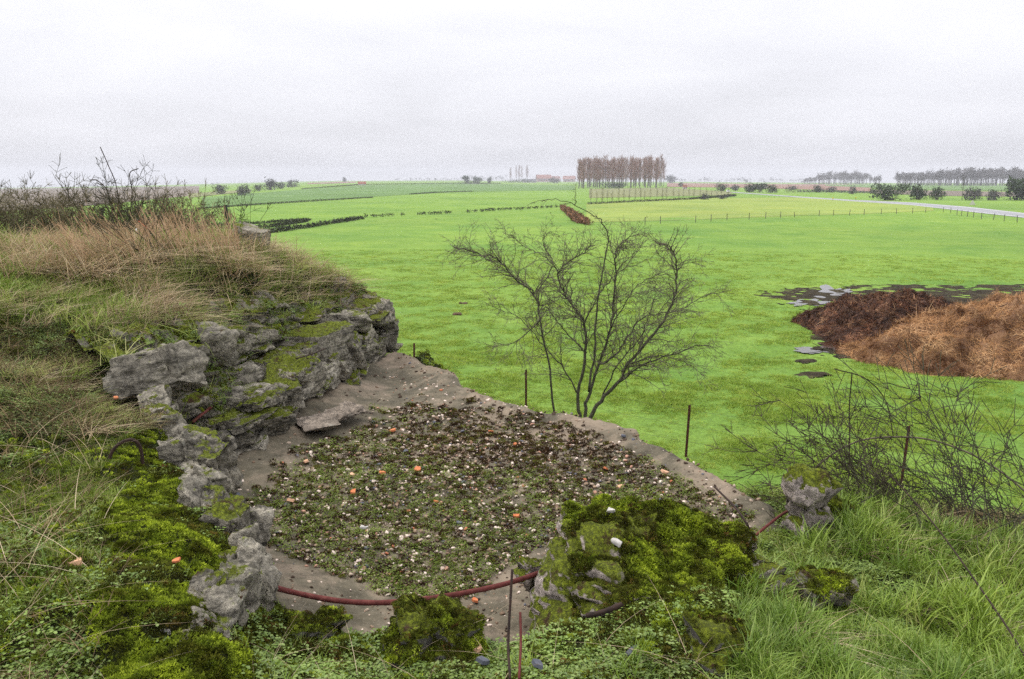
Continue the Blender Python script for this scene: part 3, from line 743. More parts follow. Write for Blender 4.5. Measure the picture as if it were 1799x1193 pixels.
mossy(560, 1092, 4.25, (.12, .10, .11), (.1, .1, .5), 622, 'small rounded mossy stone the rusty bar passes behind', sub=4, rough=.04)
mossy(1418, 915, 3.98, (.125, .12, .27), (.1, -.2, .3), 623, 'upright pale concrete stump with dark moss on its back', 'rock_pink', name='concrete_stump', sub=5, rough=.05)
mossy(1462, 895, 3.96, (.13, .14, .16), (.0, .2, .3), 624, 'dark brown mossy lump leaning against the pale stump', sub=4, rough=.04)
mossy(1437, 1026, 4.10, (.115, .10, .11), (.1, -.1, .4), 625, 'small dark rock with a pale face amid the grass', 'rock', sub=5, rough=.04)
mossy(1275, 1120, 4.22, (.16, .14, .10), (.1, .1, .4), 626, 'low mossy rock in the herbs below the boulder', sub=4, rough=.05)
mossy(945, 1010, 4.14, (.15, .08, .09), (.1, .35, .45), 627, 'broken pinkish concrete tongue beside the boulder', 'rock_pink', name='concrete_fragment', sub=5, rough=.04)
mossy(1300, 1010, 4.16, (.16, .17, .13), (.1, -.1, .4), 628, 'dark grey rock under the overhanging end of the boulder', 'rock', sub=5, rough=.05)
mossy(565, 745, 4.00, (.17, .13, .025), (.1, 0, .3), 629, 'thin flat concrete flake lying at the wall foot', 'rock_tan', name='concrete_flake', sub=4, rough=.012)
mossy(590, 730, 4.00, (.30, .2, .05), (.1, -.1, .7), 630, 'tan concrete hump at the foot of the wall', 'rock_tan', name='concrete_hump', sub=5, rough=.035)

# rusty reinforcing bars
M['rust'] = mnoise('rust', ((0.3, (0.06, 0.016, 0.012)), (0.55, (0.12, 0.03, 0.025)), (0.75, (0.17, 0.07, 0.05))), 30, 6, 0.8, bump=0.5, bscale=120, bdist=.004)
M['rust_dark'] = mnoise('rust_dark', ((0.3, (0.018, 0.012, 0.01)), (0.7, (0.05, 0.028, 0.02))), 30, 6, 0.8, bump=0.5, bscale=120, bdist=.004)
def smoothp(pts, n=8):
    P = [np.array(p) for p in pts]; P = [2 * P[0] - P[1]] + P + [2 * P[-1] - P[-2]]; out = []
    for k in range(1, len(P) - 2):
        for t in np.linspace(0, 1, n, endpoint=False):
            a, b, c, d = P[k - 1:k + 3]
            out.append(0.5 * (2 * b + (c - a) * t + (2 * a - 5 * b + 4 * c - d) * t * t + (3 * b - a - 3 * c + d) * t ** 3))
    return out + [P[-2]]
M['cane_p'] = mnoise('cane_pale', ((.3, (.07, .06, .04)), (.7, (.16, .13, .09))), 12, 5, .85)
def bar(pts, r, label, mat='rust', name='reinforcing_bar', cat='rebar', n=8):
    m = MB(); q = smoothp(pts); rj = np.random.default_rng(len(q)); m.tube(q, [r * rj.uniform(.93, 1.07) for _ in q], n)
    return tag(m.build(name, M[mat], smooth=True), label, cat)
bar([on_bank(a, b) + np.array([0, 0, .055]) for a, b, z in ((425, 1035, 4.22), (450, 1044, 4.22), (520, 1062, 4.22), (600, 1077, 4.22), (690, 1079, 4.22), (800, 1065, 4.21), (900, 1042, 4.19), (1000, 1006, 4.17))], .0125, 'long rusty red bar curving across the near edge of the slab')
bar([PZ(a, b, z) for a, b, z in ((410, 926, 4.30), (438, 938, 4.29), (466, 948, 4.28))], .014, 'short rusty bar stub poking from the near rim')
hk = on_bank(190, 815); bar([hk + np.array(q) for q in ((0, 0, -.1), (.012, .0, .03), (.045, .02, .09), (.10, .04, .115), (.135, .06, .09), (.145, .07, .03), (.145, .07, -.05))], .009, 'dark hooked bar arching out of the near moss', 'rust_dark')
bar([on_face(338, 742, .30), on_face(355, 728, .28), on_face(374, 713, .28)], .012, 'rusty bar end sticking out of the wall', 'rust')
h2 = on_face(648, 530, .40); bar([h2 + np.array(q) for q in ((0, 0, -.05), (0, 0, .06), (-.03, 0, .12), (-.08, 0, .145), (-.12, 0, .12))], .010, 'small dark hook of bar on top of the wall end', 'rust_dark')
bar([PZ(1318, 948, 4.12), PZ(1350, 922, 4.14), PZ(1375, 903, 4.14), PZ(1390, 896, 4.13)], .008, 'thin rusty bar between boulder and pale stump')
bar([PZ(1030, 1082, 4.31), PZ(1060, 1075, 4.33), PZ(1092, 1062, 4.34)], .011, 'short dark stick lying on the moss below the boulder', 'rust_dark', 'stick', 'stick')
bar([on_face(520, 630, .02), on_face(548, 622, .04), on_face(572, 612, .04)], .007, 'thin rusty bar lying across the wall face', 'rust_dark')
bar([PZ(1255, 855, 4.2), PZ(1290, 890, 4.22), PZ(1312, 920, 4.2), PZ(1322, 945, 4.1)], .006, 'thin brown twig curving over the right end of the boulder', 'rust_dark', 'twig', 'twig')
bar([PY(896, 1193, 2.3), PY(893, 1130, 2.42), PY(897, 1050, 2.5), PY(900, 1000, 2.55)], .0045, 'tall thin dead stem standing before the slab, the longer one', 'rust_dark', 'dried_stalk', 'stalk')
bar([PY(912, 1193, 2.3), PY(915, 1130, 2.42), PY(914, 1076, 2.5)], .0045, 'shorter thin reddish dead stem beside the long one', 'rust', 'dried_stalk', 'stalk')
bar([PZ(1303, 1025, 4.2), PZ(1330, 1055, 4.2), PZ(1354, 1078, 4.2)], .006, 'thin dark twig slanting below the boulder', 'rust_dark', 'twig', 'twig')
bar([PY(1560, 830, 4.8), PY(1640, 920, 4.0), PY(1720, 1030, 3.3), PY(1799, 1150, 2.7), PY(1830, 1230, 2.5)], .004, 'long dark green bramble cane slanting across the right grass', 'rust_dark', 'bramble_cane', 'cane')
# ------------------------------------------------------------------ plants on the bank and field, gravel and moss on the slab
GREEN_S = ((0.0, (0.10, 0.165, 0.02)), (0.4, (0.17, 0.265, 0.032)), (0.75, (0.235, 0.33, 0.05)), (1.0, (0.31, 0.36, 0.10)))
M['g_long'] = mleaf('grass_green', GREEN_S, (1.3, ((0.35, (0.8, 0.85, 0.8)), (0.65, (1.15, 1.1, 1.0)))), 0.2, 0.03)
M['g_short'] = mleaf('grass_short', ((0.0, (0.10, 0.15, 0.02)), (0.5, (0.19, 0.26, 0.034)), (0.9, (0.27, 0.31, 0.07)), (1.0, (0.36, 0.33, 0.15))), (1.6, ((0.35, 0.75), (0.65, 1.15))), 0.3, 0.02)
M['g_dry'] = mleaf('grass_dry', ((0.0, (0.27, 0.19, 0.105)), (0.4, (0.48, 0.355, 0.215)), (0.75, (0.58, 0.45, 0.28)), (1.0, (0.68, 0.56, 0.38))), (1.1, ((0.35, 0.8), (0.65, 1.12))), 0.25, 0.03)
M['g_mixed'] = mleaf('grass_mixed', ((0.0, (0.15, 0.225, 0.035)), (0.4, (0.28, 0.36, 0.07)), (0.7, (0.39, 0.43, 0.12)), (1.0, (0.52, 0.47, 0.23))), (1.4, ((0.35, 0.8), (0.65, 1.15))), 0.3, 0.02)
M['g_brown'] = mleaf('undergrowth', ((0.0, (0.05, 0.042, 0.02)), (0.5, (0.13, 0.10, 0.052)), (1.0, (0.25, 0.18, 0.10))), None, 0.2)
M['moss_b'] = mleaf('moss_bright', ((0.0, (0.08, 0.11, 0.014)), (0.35, (0.17, 0.23, 0.022)), (0.7, (0.275, 0.355, 0.032)), (1.0, (0.37, 0.45, 0.055))), (9, ((0.36, (0.32, 0.27, 0.35)), (0.5, (0.8, 0.8, 0.8)), (0.60, (1.3, 1.25, 1.0)))), 0.2)
M['moss_d'] = mleaf('moss_dark', ((0.0, (0.035, 0.033, 0.01)), (0.5, (0.08, 0.088, 0.016)), (0.85, (0.14, 0.165, 0.02)), (1.0, (0.16, 0.075, 0.03))), (5, ((0.4, 0.6), (0.6, 1.2))), 0.2)
M['herb'] = mleaf('herb_leaves', ((0.0, (0.10, 0.16, 0.024)), (0.5, (0.18, 0.27, 0.045)), (1.0, (0.27, 0.36, 0.09))), (2.5, ((0.35, 0.75), (0.65, 1.15))), 0.3, 0.04)
M['herb_d'] = mleaf('herb_dark', ((0.0, (0.07, 0.11, 0.02)), (0.6, (0.13, 0.19, 0.035)), (1.0, (0.2, 0.26, 0.06))), (2.5, ((0.35, 0.7), (0.65, 1.15))), 0.3, 0.03)
def mk(name, fn, mat, n=3): return [source(f'{name}_source', *fn(q), M[mat]) for q in range(n)]
src = {
    'long': mk('a', lambda q: clump(14, .22, .0088, .055, .55, .8, 10 + q, 4), 'g_long'),
    'windy': mk('b', lambda q: clump(13, .17, .0062, .08, .75, .6, 20 + q, 4, .45), 'g_mixed'),
    'dry': mk('c', lambda q: clump(11, .25, .0056, .11, .65, .7, 30 + q, 4, .75), 'g_dry'),
    'short': mk('d', lambda q: clump(14, .075, .0062, .05, .8, .5, 40 + q, 3), 'g_short'),
    'brown': mk('e', lambda q: clump(14, .13, .006, .07, .8, .8, 50 + q, 3, .5), 'g_brown'),
    'moss': mk('f', lambda q: moss_tuft(34, .019, 60 + q), 'moss_b'),
    'mossd': mk('g', lambda q: moss_tuft(32, .020, 70 + q), 'moss_d'),
    'herb': mk('h', lambda q: herb(20, .04, .016, 80 + q), 'herb'),
    'herbd': mk('i', lambda q: herb(22, .045, .015, 90 + q, .8), 'herb_d'),
    'straw': mk('j', lambda q: clump(2, .34, .0040, .02, 1.1, .6, 100 + q, 5), 'g_dry'),
}
def spray(n, r0, r1, amax=44, seed=1):
    g = np.random.default_rng(seed); r = np.exp(g.uniform(math.log(r0), math.log(r1), n)); a = np.radians(g.uniform(-amax, amax, n))
    return r * np.sin(a), r * np.cos(a), g
def slope(x, y, fn, e=0.06):
    gx_ = (fn(x + e, y) - fn(x - e, y)) / (2 * e); gy_ = (fn(x, y + e) - fn(x, y - e)) / (2 * e)
    n = np.stack([-gx_, -gy_, np.ones_like(gx_)], -1); return n / np.linalg.norm(n, axis=1)[:, None]

x, y, g = spray(150000, 1.55, 14.0, 46, 3)
z = bank(x, y); k = ~inpoly(x, y, SLAB) & (z > 0.0) & (np.abs(z - bank_raw(x, y)) < 0.25); x, y, z = x[k], y[k], z[k]
P = np.stack([x, y, z], -1); u, v = project(P); m = len(x); kind = np.full(m, '', dtype='U8')
n1 = fbm(x * 1.4, y * 1.4, 0, 3, 301); n2 = fbm(x * 4.5, y * 4.5, 0, 3, 302); n3 = fbm(x * 0.8, y * 0.8, 0, 2, 303); rnd = g.uniform(0, 1, m)
ZM = inpoly(u, v, [(-900, -400), (1200, -400), (705, 545), (560, 580), (420, 640), (330, 735), (200, 770), (-900, 770)]) | (y > 10.3)
ZL = inpoly(u, v, [(-900, 770), (200, 770), (330, 735), (400, 860), (455, 960), (435, 1060), (440, 1500), (-900, 1500)]) & ~ZM
ZR = (u > 1295 + 0.0 * v) & ~ZM; ZB = ~(ZM | ZL | ZR)
def put(mask, name): kind[mask & (kind == '')] = name
# the mound: wind-combed dry grass in swathes, green between, brown undergrowth low on its flank
low = ZM & (v > 575 + 0.10 * (u - 100)) & (u < 470)
put(low & (rnd < .15), 'brown'); put(low & (rnd < .48) & (n2 > -.1), 'herbd'); put(low & (rnd < .56), 'mossd'); put(low & (rnd < .61) & (n1 > -.1), 'dry'); put(low & (rnd < .80), 'windy'); put(low, '-')
put(ZM & (n1 + .7 * n2 > .12) & (rnd < .26), 'dry'); put(ZM & (rnd < .07), 'dry'); put(ZM & (rnd < .42) & (n2 > -.35), 'windy'); put(ZM & (rnd < .55), 'short'); put(ZM & (rnd < .62), 'long'); put(ZM & (rnd < .64), 'brown'); put(ZM, '-')
# the near left bank: moss towards the rim, short grass towards the frame edge
rimk = ZL & (u > 150 + 0.25 * (v - 770) + 90 * n1)
put(rimk & (rnd < .86) & (n2 > -.15), 'moss'); put(rimk & (rnd < .55), 'mossd'); put(rimk & (rnd < .62), 'short'); put(rimk & (rnd < .68), 'herb'); put(rimk, '-')
put(ZL & (rnd < .34 + .3 * n1), 'short'); put(ZL & (rnd < .42), 'herb'); put(ZL & (rnd < .52), 'mossd'); put(ZL & (rnd < .74), 'moss'); put(ZL & (rnd < .76) & (v > 950) & (n1 > 0), 'long'); put(ZL & (rnd < .762), 'straw'); put(ZL & (rnd < .775), 'brown'); put(ZL, '-')
# before the slab
mo = ZB & (v < 1135 + 60 * n1)
put(mo & (rnd < .5) & (n2 > .0), 'moss'); put(mo & (rnd < .60), 'mossd'); put(mo & (rnd < .78), 'herb'); put(mo & (rnd < .88), 'short'); put(mo, '-')
put(ZB & (rnd < .34), 'herb'); put(ZB & (rnd < .40), 'short'); put(ZB & (rnd < .54), 'mossd'); put(ZB & (rnd < .64), 'moss'); put(ZB & (rnd < .645) & (v > 1140), 'long'); put(ZB & (rnd < .658), 'straw'); put(ZB, '-')
# the right bank: long lush grass
nr = ZR & ((u < 1440 + 60 * n1) & (v < 1010))
put(nr & (rnd < .35), 'herb'); put(nr & (rnd < .6), 'short'); put(nr & (rnd < .68), 'mossd'); put(nr, '-')
und = ZR & (v < 925 + .05 * (u - 1500)) & (u > 1640)
put(und & (rnd < .5), 'brown'); put(und & (rnd < .62), 'dry'); put(und, '-')
put(ZR & (n2 > .25) & (rnd < .05), 'dry'); put(ZR & (n2 < -.2) & (rnd < .30), 'herb'); put(ZR & (rnd < .30 + .25 * n1), 'long'); put(ZR & (rnd < .42), 'short'); put(ZR & (rnd < .48), 'herb'); put(ZR & (rnd < .483), 'straw'); put(ZR & (rnd < .52) & (n2 > .4), 'dry'); put(ZR, '-')
NM = slope(x, y, bank_raw)
LBL = {'long': ('long_grass', 'long fresh green grass on the near bank'), 'windy': ('grass', 'green and yellowing grass combed over the mound'), 'dry': ('dry_grass', 'tan dead grass swept across the mound'),
       'short': ('short_grass', 'short grass in the near bank'), 'brown': ('undergrowth', 'brown dead undergrowth on the bank flank'), 'moss': ('moss', 'bright yellow green moss on the bank'), 'mossd': ('dark_moss', 'dark olive moss on the bank'),
       'herb': ('herbs', 'small bright leafy herbs near the slab'), 'herbd': ('dark_herbs', 'dark leafy herbs on the bank'), 'straw': ('straw', 'pale dead stalks lying in the grass')}
for nm in src:
    s = np.nonzero(kind == nm)[0]
    if not len(s): continue
    r_ = np.hypot(x[s], y[s]); sc = g.uniform(.65, 1.25, len(s)) * np.interp(r_, [2, 5, 12], [.85, 1.05, 1.5])
    spin = g.uniform(0, 6.28, len(s))
    if nm in ('dry', 'windy'):
        spin = -0.45 + 0.55 * n3[s] + g.normal(0, .45, len(s)); sc *= np.where(low[s], .55, np.where(ZM[s], 1.0, .7)) * (1 + .35 * n1[s])
    if nm == 'straw': sc = np.where(r_ < 2.6, sc * .45, sc * .8)
    if nm == 'long': sc *= .86 + .43 * np.clip(n2[s], -.8, .8)
    if nm in ('short', 'long'): sc *= np.where(ZB[s] | ZL[s], .72, 1.0)
    tilt = .85 if 'moss' in nm else .35
    nn = NM[s] * tilt + np.array([0, 0, 1 - tilt]); nn /= np.linalg.norm(nn, axis=1)[:, None]
    lift = 0.004 if 'moss' in nm else -0.008
    scatter(LBL[nm][0], P[s] + nn * lift, rot_to(nn, spin), sc, src[nm], LBL[nm][1])

# moss cushions grown on the rocks (part of each rock's look)
def sample_rock(o, n, seed, minz=0.25):
    me = o.data; g_ = np.random.default_rng(seed); nf = len(me.polygons)
    c = np.empty(nf * 3); me.polygons.foreach_get('center', c); c = c.reshape(-1, 3); no = np.empty(nf * 3); me.polygons.foreach_get('normal', no); no = no.reshape(-1, 3)
    a = np.empty(nf); me.polygons.foreach_get('area', a)
    p = c + np.array(o.matrix_basis.translation)
    ms = fbm(p[:, 0] * 5, p[:, 1] * 5, p[:, 2] * 5, 3, 401)
    wgt = a * (no[:, 2] > minz) * ((c[:, 0] > -.36) | (o is not boulder)) * (ms > -.35 + .5 * (0.6 - no[:, 2])); wgt = wgt / wgt.sum()
    s = g_.choice(nf, n, p=wgt); return c[s], no[s], ms[s], g_
core = bpy.data.objects['wall_core']; core.matrix_basis.translation
for o, n, sc0, mz in ((boulder, 8500, .9, .34), (bpy.data.objects['mossy_rock'], 1000, .8, .3), (bpy.data.objects['mossy_rock.001'], 420, .7, .3), (bpy.data.objects['mossy_rock.002'], 450, .8, .3), (bpy.data.objects['mossy_rock.003'], 420, .7, .3), (bpy.data.objects['mossy_rock.004'], 500, .7, .3)):
    if o is None: continue
    c, no, ms, g_ = sample_rock(o, n, n, mz); br = (ms + g_.normal(0, .18, n)) > .09
    for sel, sr, nm in ((br, src['moss'], 'moss'), (~br, src['mossd'], 'dark_moss')):
        if sel.sum() < 3: continue
        scatter(nm, c[sel], rot_to(no[sel], g_.uniform(0, 6.28, sel.sum())), g_.uniform(.5, 1.15, sel.sum()) * sc0 * (1 + .5 * np.clip(ms[sel], -.5, 1)), sr, None, parent=o)

# dark herbs and moss hanging over the broken wall
me = core.data; nf_ = len(me.polygons); cc = np.empty(nf_ * 3); me.polygons.foreach_get('center', cc); cc = cc.reshape(-1, 3); no = np.empty(nf_ * 3); me.polygons.foreach_get('normal', no); no = no.reshape(-1, 3); no = no * np.sign(no[:, 2:3] + 1e-9)
pw_ = cc + org; ms = fbm(pw_[:, 0] * 3.5, pw_[:, 1] * 3.5, pw_[:, 2] * 3.5, 3, 411); hgt = (cc[:, 2] > .22) & (ms > -.1) & (no[:, 2] > .25)
for nm, n_, sd in (('mossd', 1500, 1), ('moss', 900, 2), ('herbd', 700, 3), ('herb', 300, 4), ('short', 320, 5), ('windy', 130, 6)):
    g_ = np.random.default_rng(sd); s = g_.choice(np.nonzero(hgt)[0], n_); scatter(LBL[nm][0], cc[s] + no[s] * .01, rot_to(no[s], g_.uniform(0, 6.28, n_)), g_.uniform(.7, 1.6, n_), src[nm], None, parent=wall)

# gravel, moss and seedlings on the slab
t = NT('gravel'); r_ = t.new('ShaderNodeObjectInfo').outputs['Random']
c = t.ramp(r_, ((0.0, (0.06, 0.038, 0.024)), (0.26, (0.16, 0.105, 0.066)), (0.48, (0.30, 0.21, 0.14)), (0.66, (0.46, 0.36, 0.27)), (0.78, (0.72, 0.59, 0.49)), (0.91, (0.12, 0.12, 0.14)), (0.95, (0.45, 0.25, 0.17)), (0.985, (0.48, 0.17, 0.085))), True)
M['gravel'] = t.surf(t.mix(1.0, c, t.ramp(t.noise(t.pos(), 60, 3, .6), ((.3, .7), (.7, 1.15))), 'MULTIPLY'), 0.85, None, 0.25)
peb = [source('pebble_source', *(lambda a: (a[0], a[1].tolist()))(rock_verts(700 + q, (1, .75, .5), sub=2, rough=.1, freq=1.6, boxy=.8)), M['gravel'], True) for q in range(5)]
GRAV = [(402, 890), (470, 840), (520, 800), (600, 765), (680, 733), (720, 712), (860, 712), (1000, 748), (1120, 795), (1240, 862), (1330, 905), (1330, 980), (1000, 985), (950, 965), (900, 1000), (810, 1045), (760, 1065), (640, 1030), (560, 1000), (470, 965), (440, 930)]
x, y, g = spray(90000, 3.2, 10.5, 30, 9)
k = inpoly(x, y, SLAB) & (polydist(x, y, SLAB) > .03); x, y = x[k], y[k]; z = slab_z(x, y)
P = np.stack([x, y, z], -1); u, v = project(P); rnd = g.uniform(0, 1, len(x)); n1 = fbm(x * 1.5, y * 1.5, 0, 3, 501); n2 = fbm(x * 6, y * 6, 0, 3, 502)
wob = 26 * n2; ing = inpoly(u + wob, v + wob * .6, GRAV)
dark = sstep(880, 800, v + 25 * n2) * sstep(640, 760, u) * sstep(1200, 1050, u)         # where dry brown moss has the upper hand
stone = np.where(ing, rnd < .52, rnd < .05 + .10 * (n1 > .1))
stone |= (~ing) & (u > 700) & (v < 790) & (rnd < .22)
s = np.nonzero(stone)[0]; r_ = np.hypot(x[s], y[s])
sz = np.minimum(np.exp(g.normal(math.log(.0062), .58, len(s))), .0165) * np.interp(r_, [3.3, 9], [.9, 1.45])
scatter('gravel', P[s] + np.array([0, 0, .007]) * (ing[s] * 1.0)[:, None], np.stack([g.normal(0, .4, len(s)), g.normal(0, .4, len(s)), g.uniform(0, 6.28, len(s))], -1), sz, peb, 'fine mixed gravel of pebbles and brick crumbs on the slab')
M['moss_slab'] = mleaf('moss_slab', ((0.0, (0.03, 0.018, 0.01)), (0.5, (0.07, 0.04, 0.02)), (0.75, (0.10, 0.085, 0.022)), (1.0, (0.16, 0.165, 0.03))), None, 0.15)
M['herb_slab'] = mleaf('herb_slab', ((0.0, (0.09, 0.125, 0.025)), (0.6, (0.165, 0.22, 0.045)), (1.0, (0.25, 0.30, 0.09))), (3.0, ((0.35, 0.75), (0.65, 1.15))), 0.25)
sm = mk('k', lambda q: moss_tuft(30, .022, 120 + q), 'moss_slab'); sh = mk('l', lambda q: herb(13, .026, .0105, 130 + q, .6), 'herb_slab')
mo = ing & ~stone & (rnd < .72 + .1 * dark); s = np.nonzero(mo)[0]; r_ = np.hypot(x[s], y[s])
scatter('slab_moss', P[s], np.stack([g.normal(0, .15, len(s)), g.normal(0, .15, len(s)), g.uniform(0, 6.28, len(s))], -1), g.uniform(.6, 1.2, len(s)) * np.interp(r_, [3.3, 9], [.85, 1.5]), sm, 'dark brown and olive moss among the gravel')
he = ing & ~stone & ~mo & (g.uniform(0, 1, len(x)) < 1.0 - .78 * dark + .3 * n1); s = np.nonzero(he)[0]; r_ = np.hypot(x[s], y[s])
scatter('slab_seedlings', P[s] + np.array([0, 0, .006]), np.stack([g.normal(0, .15, len(s)), g.normal(0, .15, len(s)), g.uniform(0, 6.28, len(s))], -1), g.uniform(.6, 1.25, len(s)) * np.interp(r_, [3.3, 9], [.85, 1.4]), sh, 'tiny green seedlings growing through the gravel')

# single shards and stones one can pick out
M['tile'] = mnoise('tile_orange', ((0.3, (0.46, 0.13, 0.045)), (0.7, (0.58, 0.22, 0.10))), 20, 5, 0.85)
M['tile_pale'] = mnoise('tile_pale', ((0.3, (0.55, 0.30, 0.17)), (0.7, (0.66, 0.42, 0.27))), 20, 5, 0.85)
M['slate'] = mnoise('slate', ((0.3, (0.055, 0.06, 0.075)), (0.7, (0.11, 0.115, 0.135))), 20, 5, 0.6)
M['pale_stone'] = mnoise('pale_stone', ((0.3, (0.36, 0.34, 0.31)), (0.7, (0.52, 0.49, 0.44))), 30, 5, 0.85)
def shard(px, py, kind, size, label, seed):
    g_ = np.random.default_rng(seed); p = PZ(px, py, SLZ + .05)
    if inpoly(np.array([p[0]]), np.array([p[1]]), SLAB)[0] and 700 < py + 0 * px < 1060 and not (px < 470 and py > 960): p = PZ(px, py, SLZ + .07); p[2] = float(slab_z(p[0], p[1])) + .016
    else: p = on_bank(px, py); p[2] += .035
    name, mt, cat = {'o': ('tile_shard', 'tile', 'tile shard'), 'p': ('tile_shard', 'tile_pale', 'tile shard'), 's': ('slate_shard', 'slate', 'slate shard'), 'w': ('stone', 'pale_stone', 'stone')}[kind]
    if kind == 'w': V, Fc = rock_verts(seed, (size * .6, size * .45, size * .3), sub=3, rough=size * .1, freq=1.2 / size); Fc = Fc
    else:
        n = 6; a = np.sort(g_.uniform(0, 6.28, n)) * .35 + np.linspace(0, 6.28, n, endpoint=False) * .65; r_ = size * .6 * g_.uniform(.7, 1.1, n); top = [(r_[q] * math.cos(a[q]), r_[q] * .7 * math.sin(a[q])) for q in range(n)]
        th = size * .13; V = [(x_ * .92, y_ * .92, th + .25 * x_ * x_ / size) for x_, y_ in top] + [(x_, y_, -th + .25 * x_ * x_ / size) for x_, y_ in top]
        Fc = [tuple(range(n)), tuple(range(2 * n - 1, n - 1, -1))] + [(q, q + n, (q + 1) % n + n, (q + 1) % n) for q in range(n)]
    o = mesh_obj(name, V, Fc, M[mt], None, kind == 'w', tuple(p)); o.rotation_euler = (g_.normal(.18, .2), g_.normal(0, .2), g_.uniform(0, 6.28)); tag(o, label, cat)
for q, a in enumerate([
        (537, 800, 'p', .055, 'pale tile shard near the bare concrete by the wall foot'), (512, 866, 'p', .075, 'large pale orange tile shard on the left of the gravel'), (618, 826, 'p', .055, 'pale orange shard, leftmost of three in a row'),
        (671, 823, 'o', .06, 'red orange shard, middle of three in a row'), (733, 815, 'o', .07, 'red orange shard, rightmost of three in a row'), (621, 857, 'o', .05, 'red shard just below the row of three'),
        (767, 872, 'o', .035, 'small orange shard in the middle of the gravel'), (908, 888, 'o', .045, 'upright orange shard left of the boulder top'), (1064, 813, 'o', .055, 'orange shard towards the far right slab edge'),
        (1168, 828, 'p', .06, 'pale orange shard near the right slab corner'), (835, 1035, 'o', .045, 'orange shard just behind the rusty bar'), (1090, 842, 'p', .05, 'pale shard behind the top of the boulder'),
        (690, 742, 'o', .06, 'small red shard at the far gravel edge'), (905, 770, 'o', .04, 'red shard in the far dark gravel'), (862, 744, 'o', .05, 'orange shard on the bare patch by the far edge'),
        (206, 708, 'o', .035, 'bright orange shard in the grass below the tilted block'), (132, 1004, 'p', .085, 'big flat orange shard in the near left grass'), (1370, 1043, 'o', .05, 'orange shard in the grass beside the small rock'),
        (1488, 1184, 'o', .05, 'orange shard at the bottom edge in the right grass'), (838, 1153, 'p', .055, 'pale pink shard standing in the herbs below the bar'), (828, 1158, 'o', .03, 'small orange shard touching the pale pink one'),
        (312, 1000, 'o', .03, 'small reddish shard on the moss near the rim'), (413, 862, 's', .06, 'blue black slate flake at the left corner of the slab'), (425, 878, 's', .05, 'dark slate flake just below the blue black one'),
        (807, 906, 's', .04, 'dark blue slate flake in the middle gravel'), (712, 777, 's', .05, 'dark slate flake below the far gravel edge'), (530, 1160, 's', .05, 'grey blue slate chip in the herbs, bottom left of centre'),
        (848, 1176, 's', .055, 'dark slate chip below the pink shard'), (945, 1183, 's', .055, 'dark slate chip at the bottom edge right of the stems'), (1110, 1160, 's', .05, 'small grey slate chip in the herbs under the boulder'), (1095, 770, 's', .05, 'slate chip on the bare right slab border'),
        (640, 916, 'w', .05, 'long grey stone lying in the left gravel'), (1073, 906, 'w', .04, 'white stone on the moss of the boulder top'), (1083, 962, 'w', .04, 'pale blue grey stone on the mossy boulder'),
        (505, 1160, 'w', .05, 'upright whitish stone in the herbs beside the slate chip'), (1327, 802, 'w', .13, 'pale block in the grass beyond the slab corner'), (264, 612, 'w', .04, 'white pebble in the grass above the tilted block'), (300, 614, 'w', .05, 'pale stone lying against the top of the tilted block'),
        (178, 1098, 'w', .07, 'pale stone half hidden in the near left grass'), (292, 1130, 'w', .07, 'whitish stone on the moss near the bottom left')]):
    shard(a[0], a[1], a[2], a[3], a[4], 800 + q)
_b = bpy.data.objects.get('stone')
# the two stones that lie on the boulder
for o in [o for o in bpy.data.objects if 'boulder top' in o.get('label', '') or 'mossy boulder' in o.get('label', '')]:
    if o.name.startswith('stone'):
        uu, vv_ = (1073, 906) if 'white' in o['label'] else (1083, 962)
        c = np.array([v_.co[:] for v_ in boulder.data.vertices]) + np.array(boulder.location); a_, b_ = project(c)
        d_ = np.hypot(a_ - uu, b_ - vv_); near = np.nonzero(d_ < 8)[0]; q_ = near[np.argmin(c[near, 1])]; o.location = tuple(c[q_] + np.array([0, 0, .022]))

# field grass: tufts near the bunker, coarser with distance
M['g_field'] = mleaf('field_grass', ((0.0, (0.15, 0.24, 0.03)), (0.5, (0.25, 0.355, 0.05)), (1.0, (0.37, 0.46, 0.095))), (0.5, ((0.3, (0.84, 0.88, 0.88)), (0.7, (1.15, 1.08, 1.06)))), 0.25)
fg = [source('field_grass_source', *clump(20, .11, .015, .15, .7, .5, 140 + q, 2), M['g_field']) for q in range(4)]
# ------------------------------------------------------------------ manure heap, mud and puddles in the field
def gpoly(pp): return [tuple(GP(a, b)[:2]) for a, b in pp]
HS = gpoly([(1478, 622), (1530, 642), (1600, 655), (1720, 667), (1850, 674), (2050, 660), (2050, 575), (1850, 560), (1700, 556), (1610, 570), (1550, 600)])
HD = gpoly([(1400, 566), (1440, 592), (1490, 612), (1560, 615), (1660, 590), (1680, 545), (1640, 536), (1560, 534), (1480, 538), (1430, 550)])
def heap_h(x, y, poly, H, wd, sd):
    ins = inpoly(x, y, poly); d = np.where(ins, polydist(x, y, poly), -polydist(x, y, poly))
    n = fbm(x * .9, y * .9, 0, 4, sd); nn = fbm(x * 3.2, y * 3.2, 0, 3, sd + 3)
    h = H * np.power(np.clip((d + .25 * n) / wd, 0, 1), .62) * (1 + .30 * n) + .13 * nn * (d > -.1)
    h = h + (.34 * np.abs(fbm(x * 1.1, y * 1.1, 0, 3, sd + 8)) + .16 * np.abs(fbm(x * 2.9, y * 2.9, 0, 2, sd + 9)) - .16) * sstep(.1, 1.0, d)
    return np.where(d + .2 * n > 0, np.maximum(h, .02), -.25)
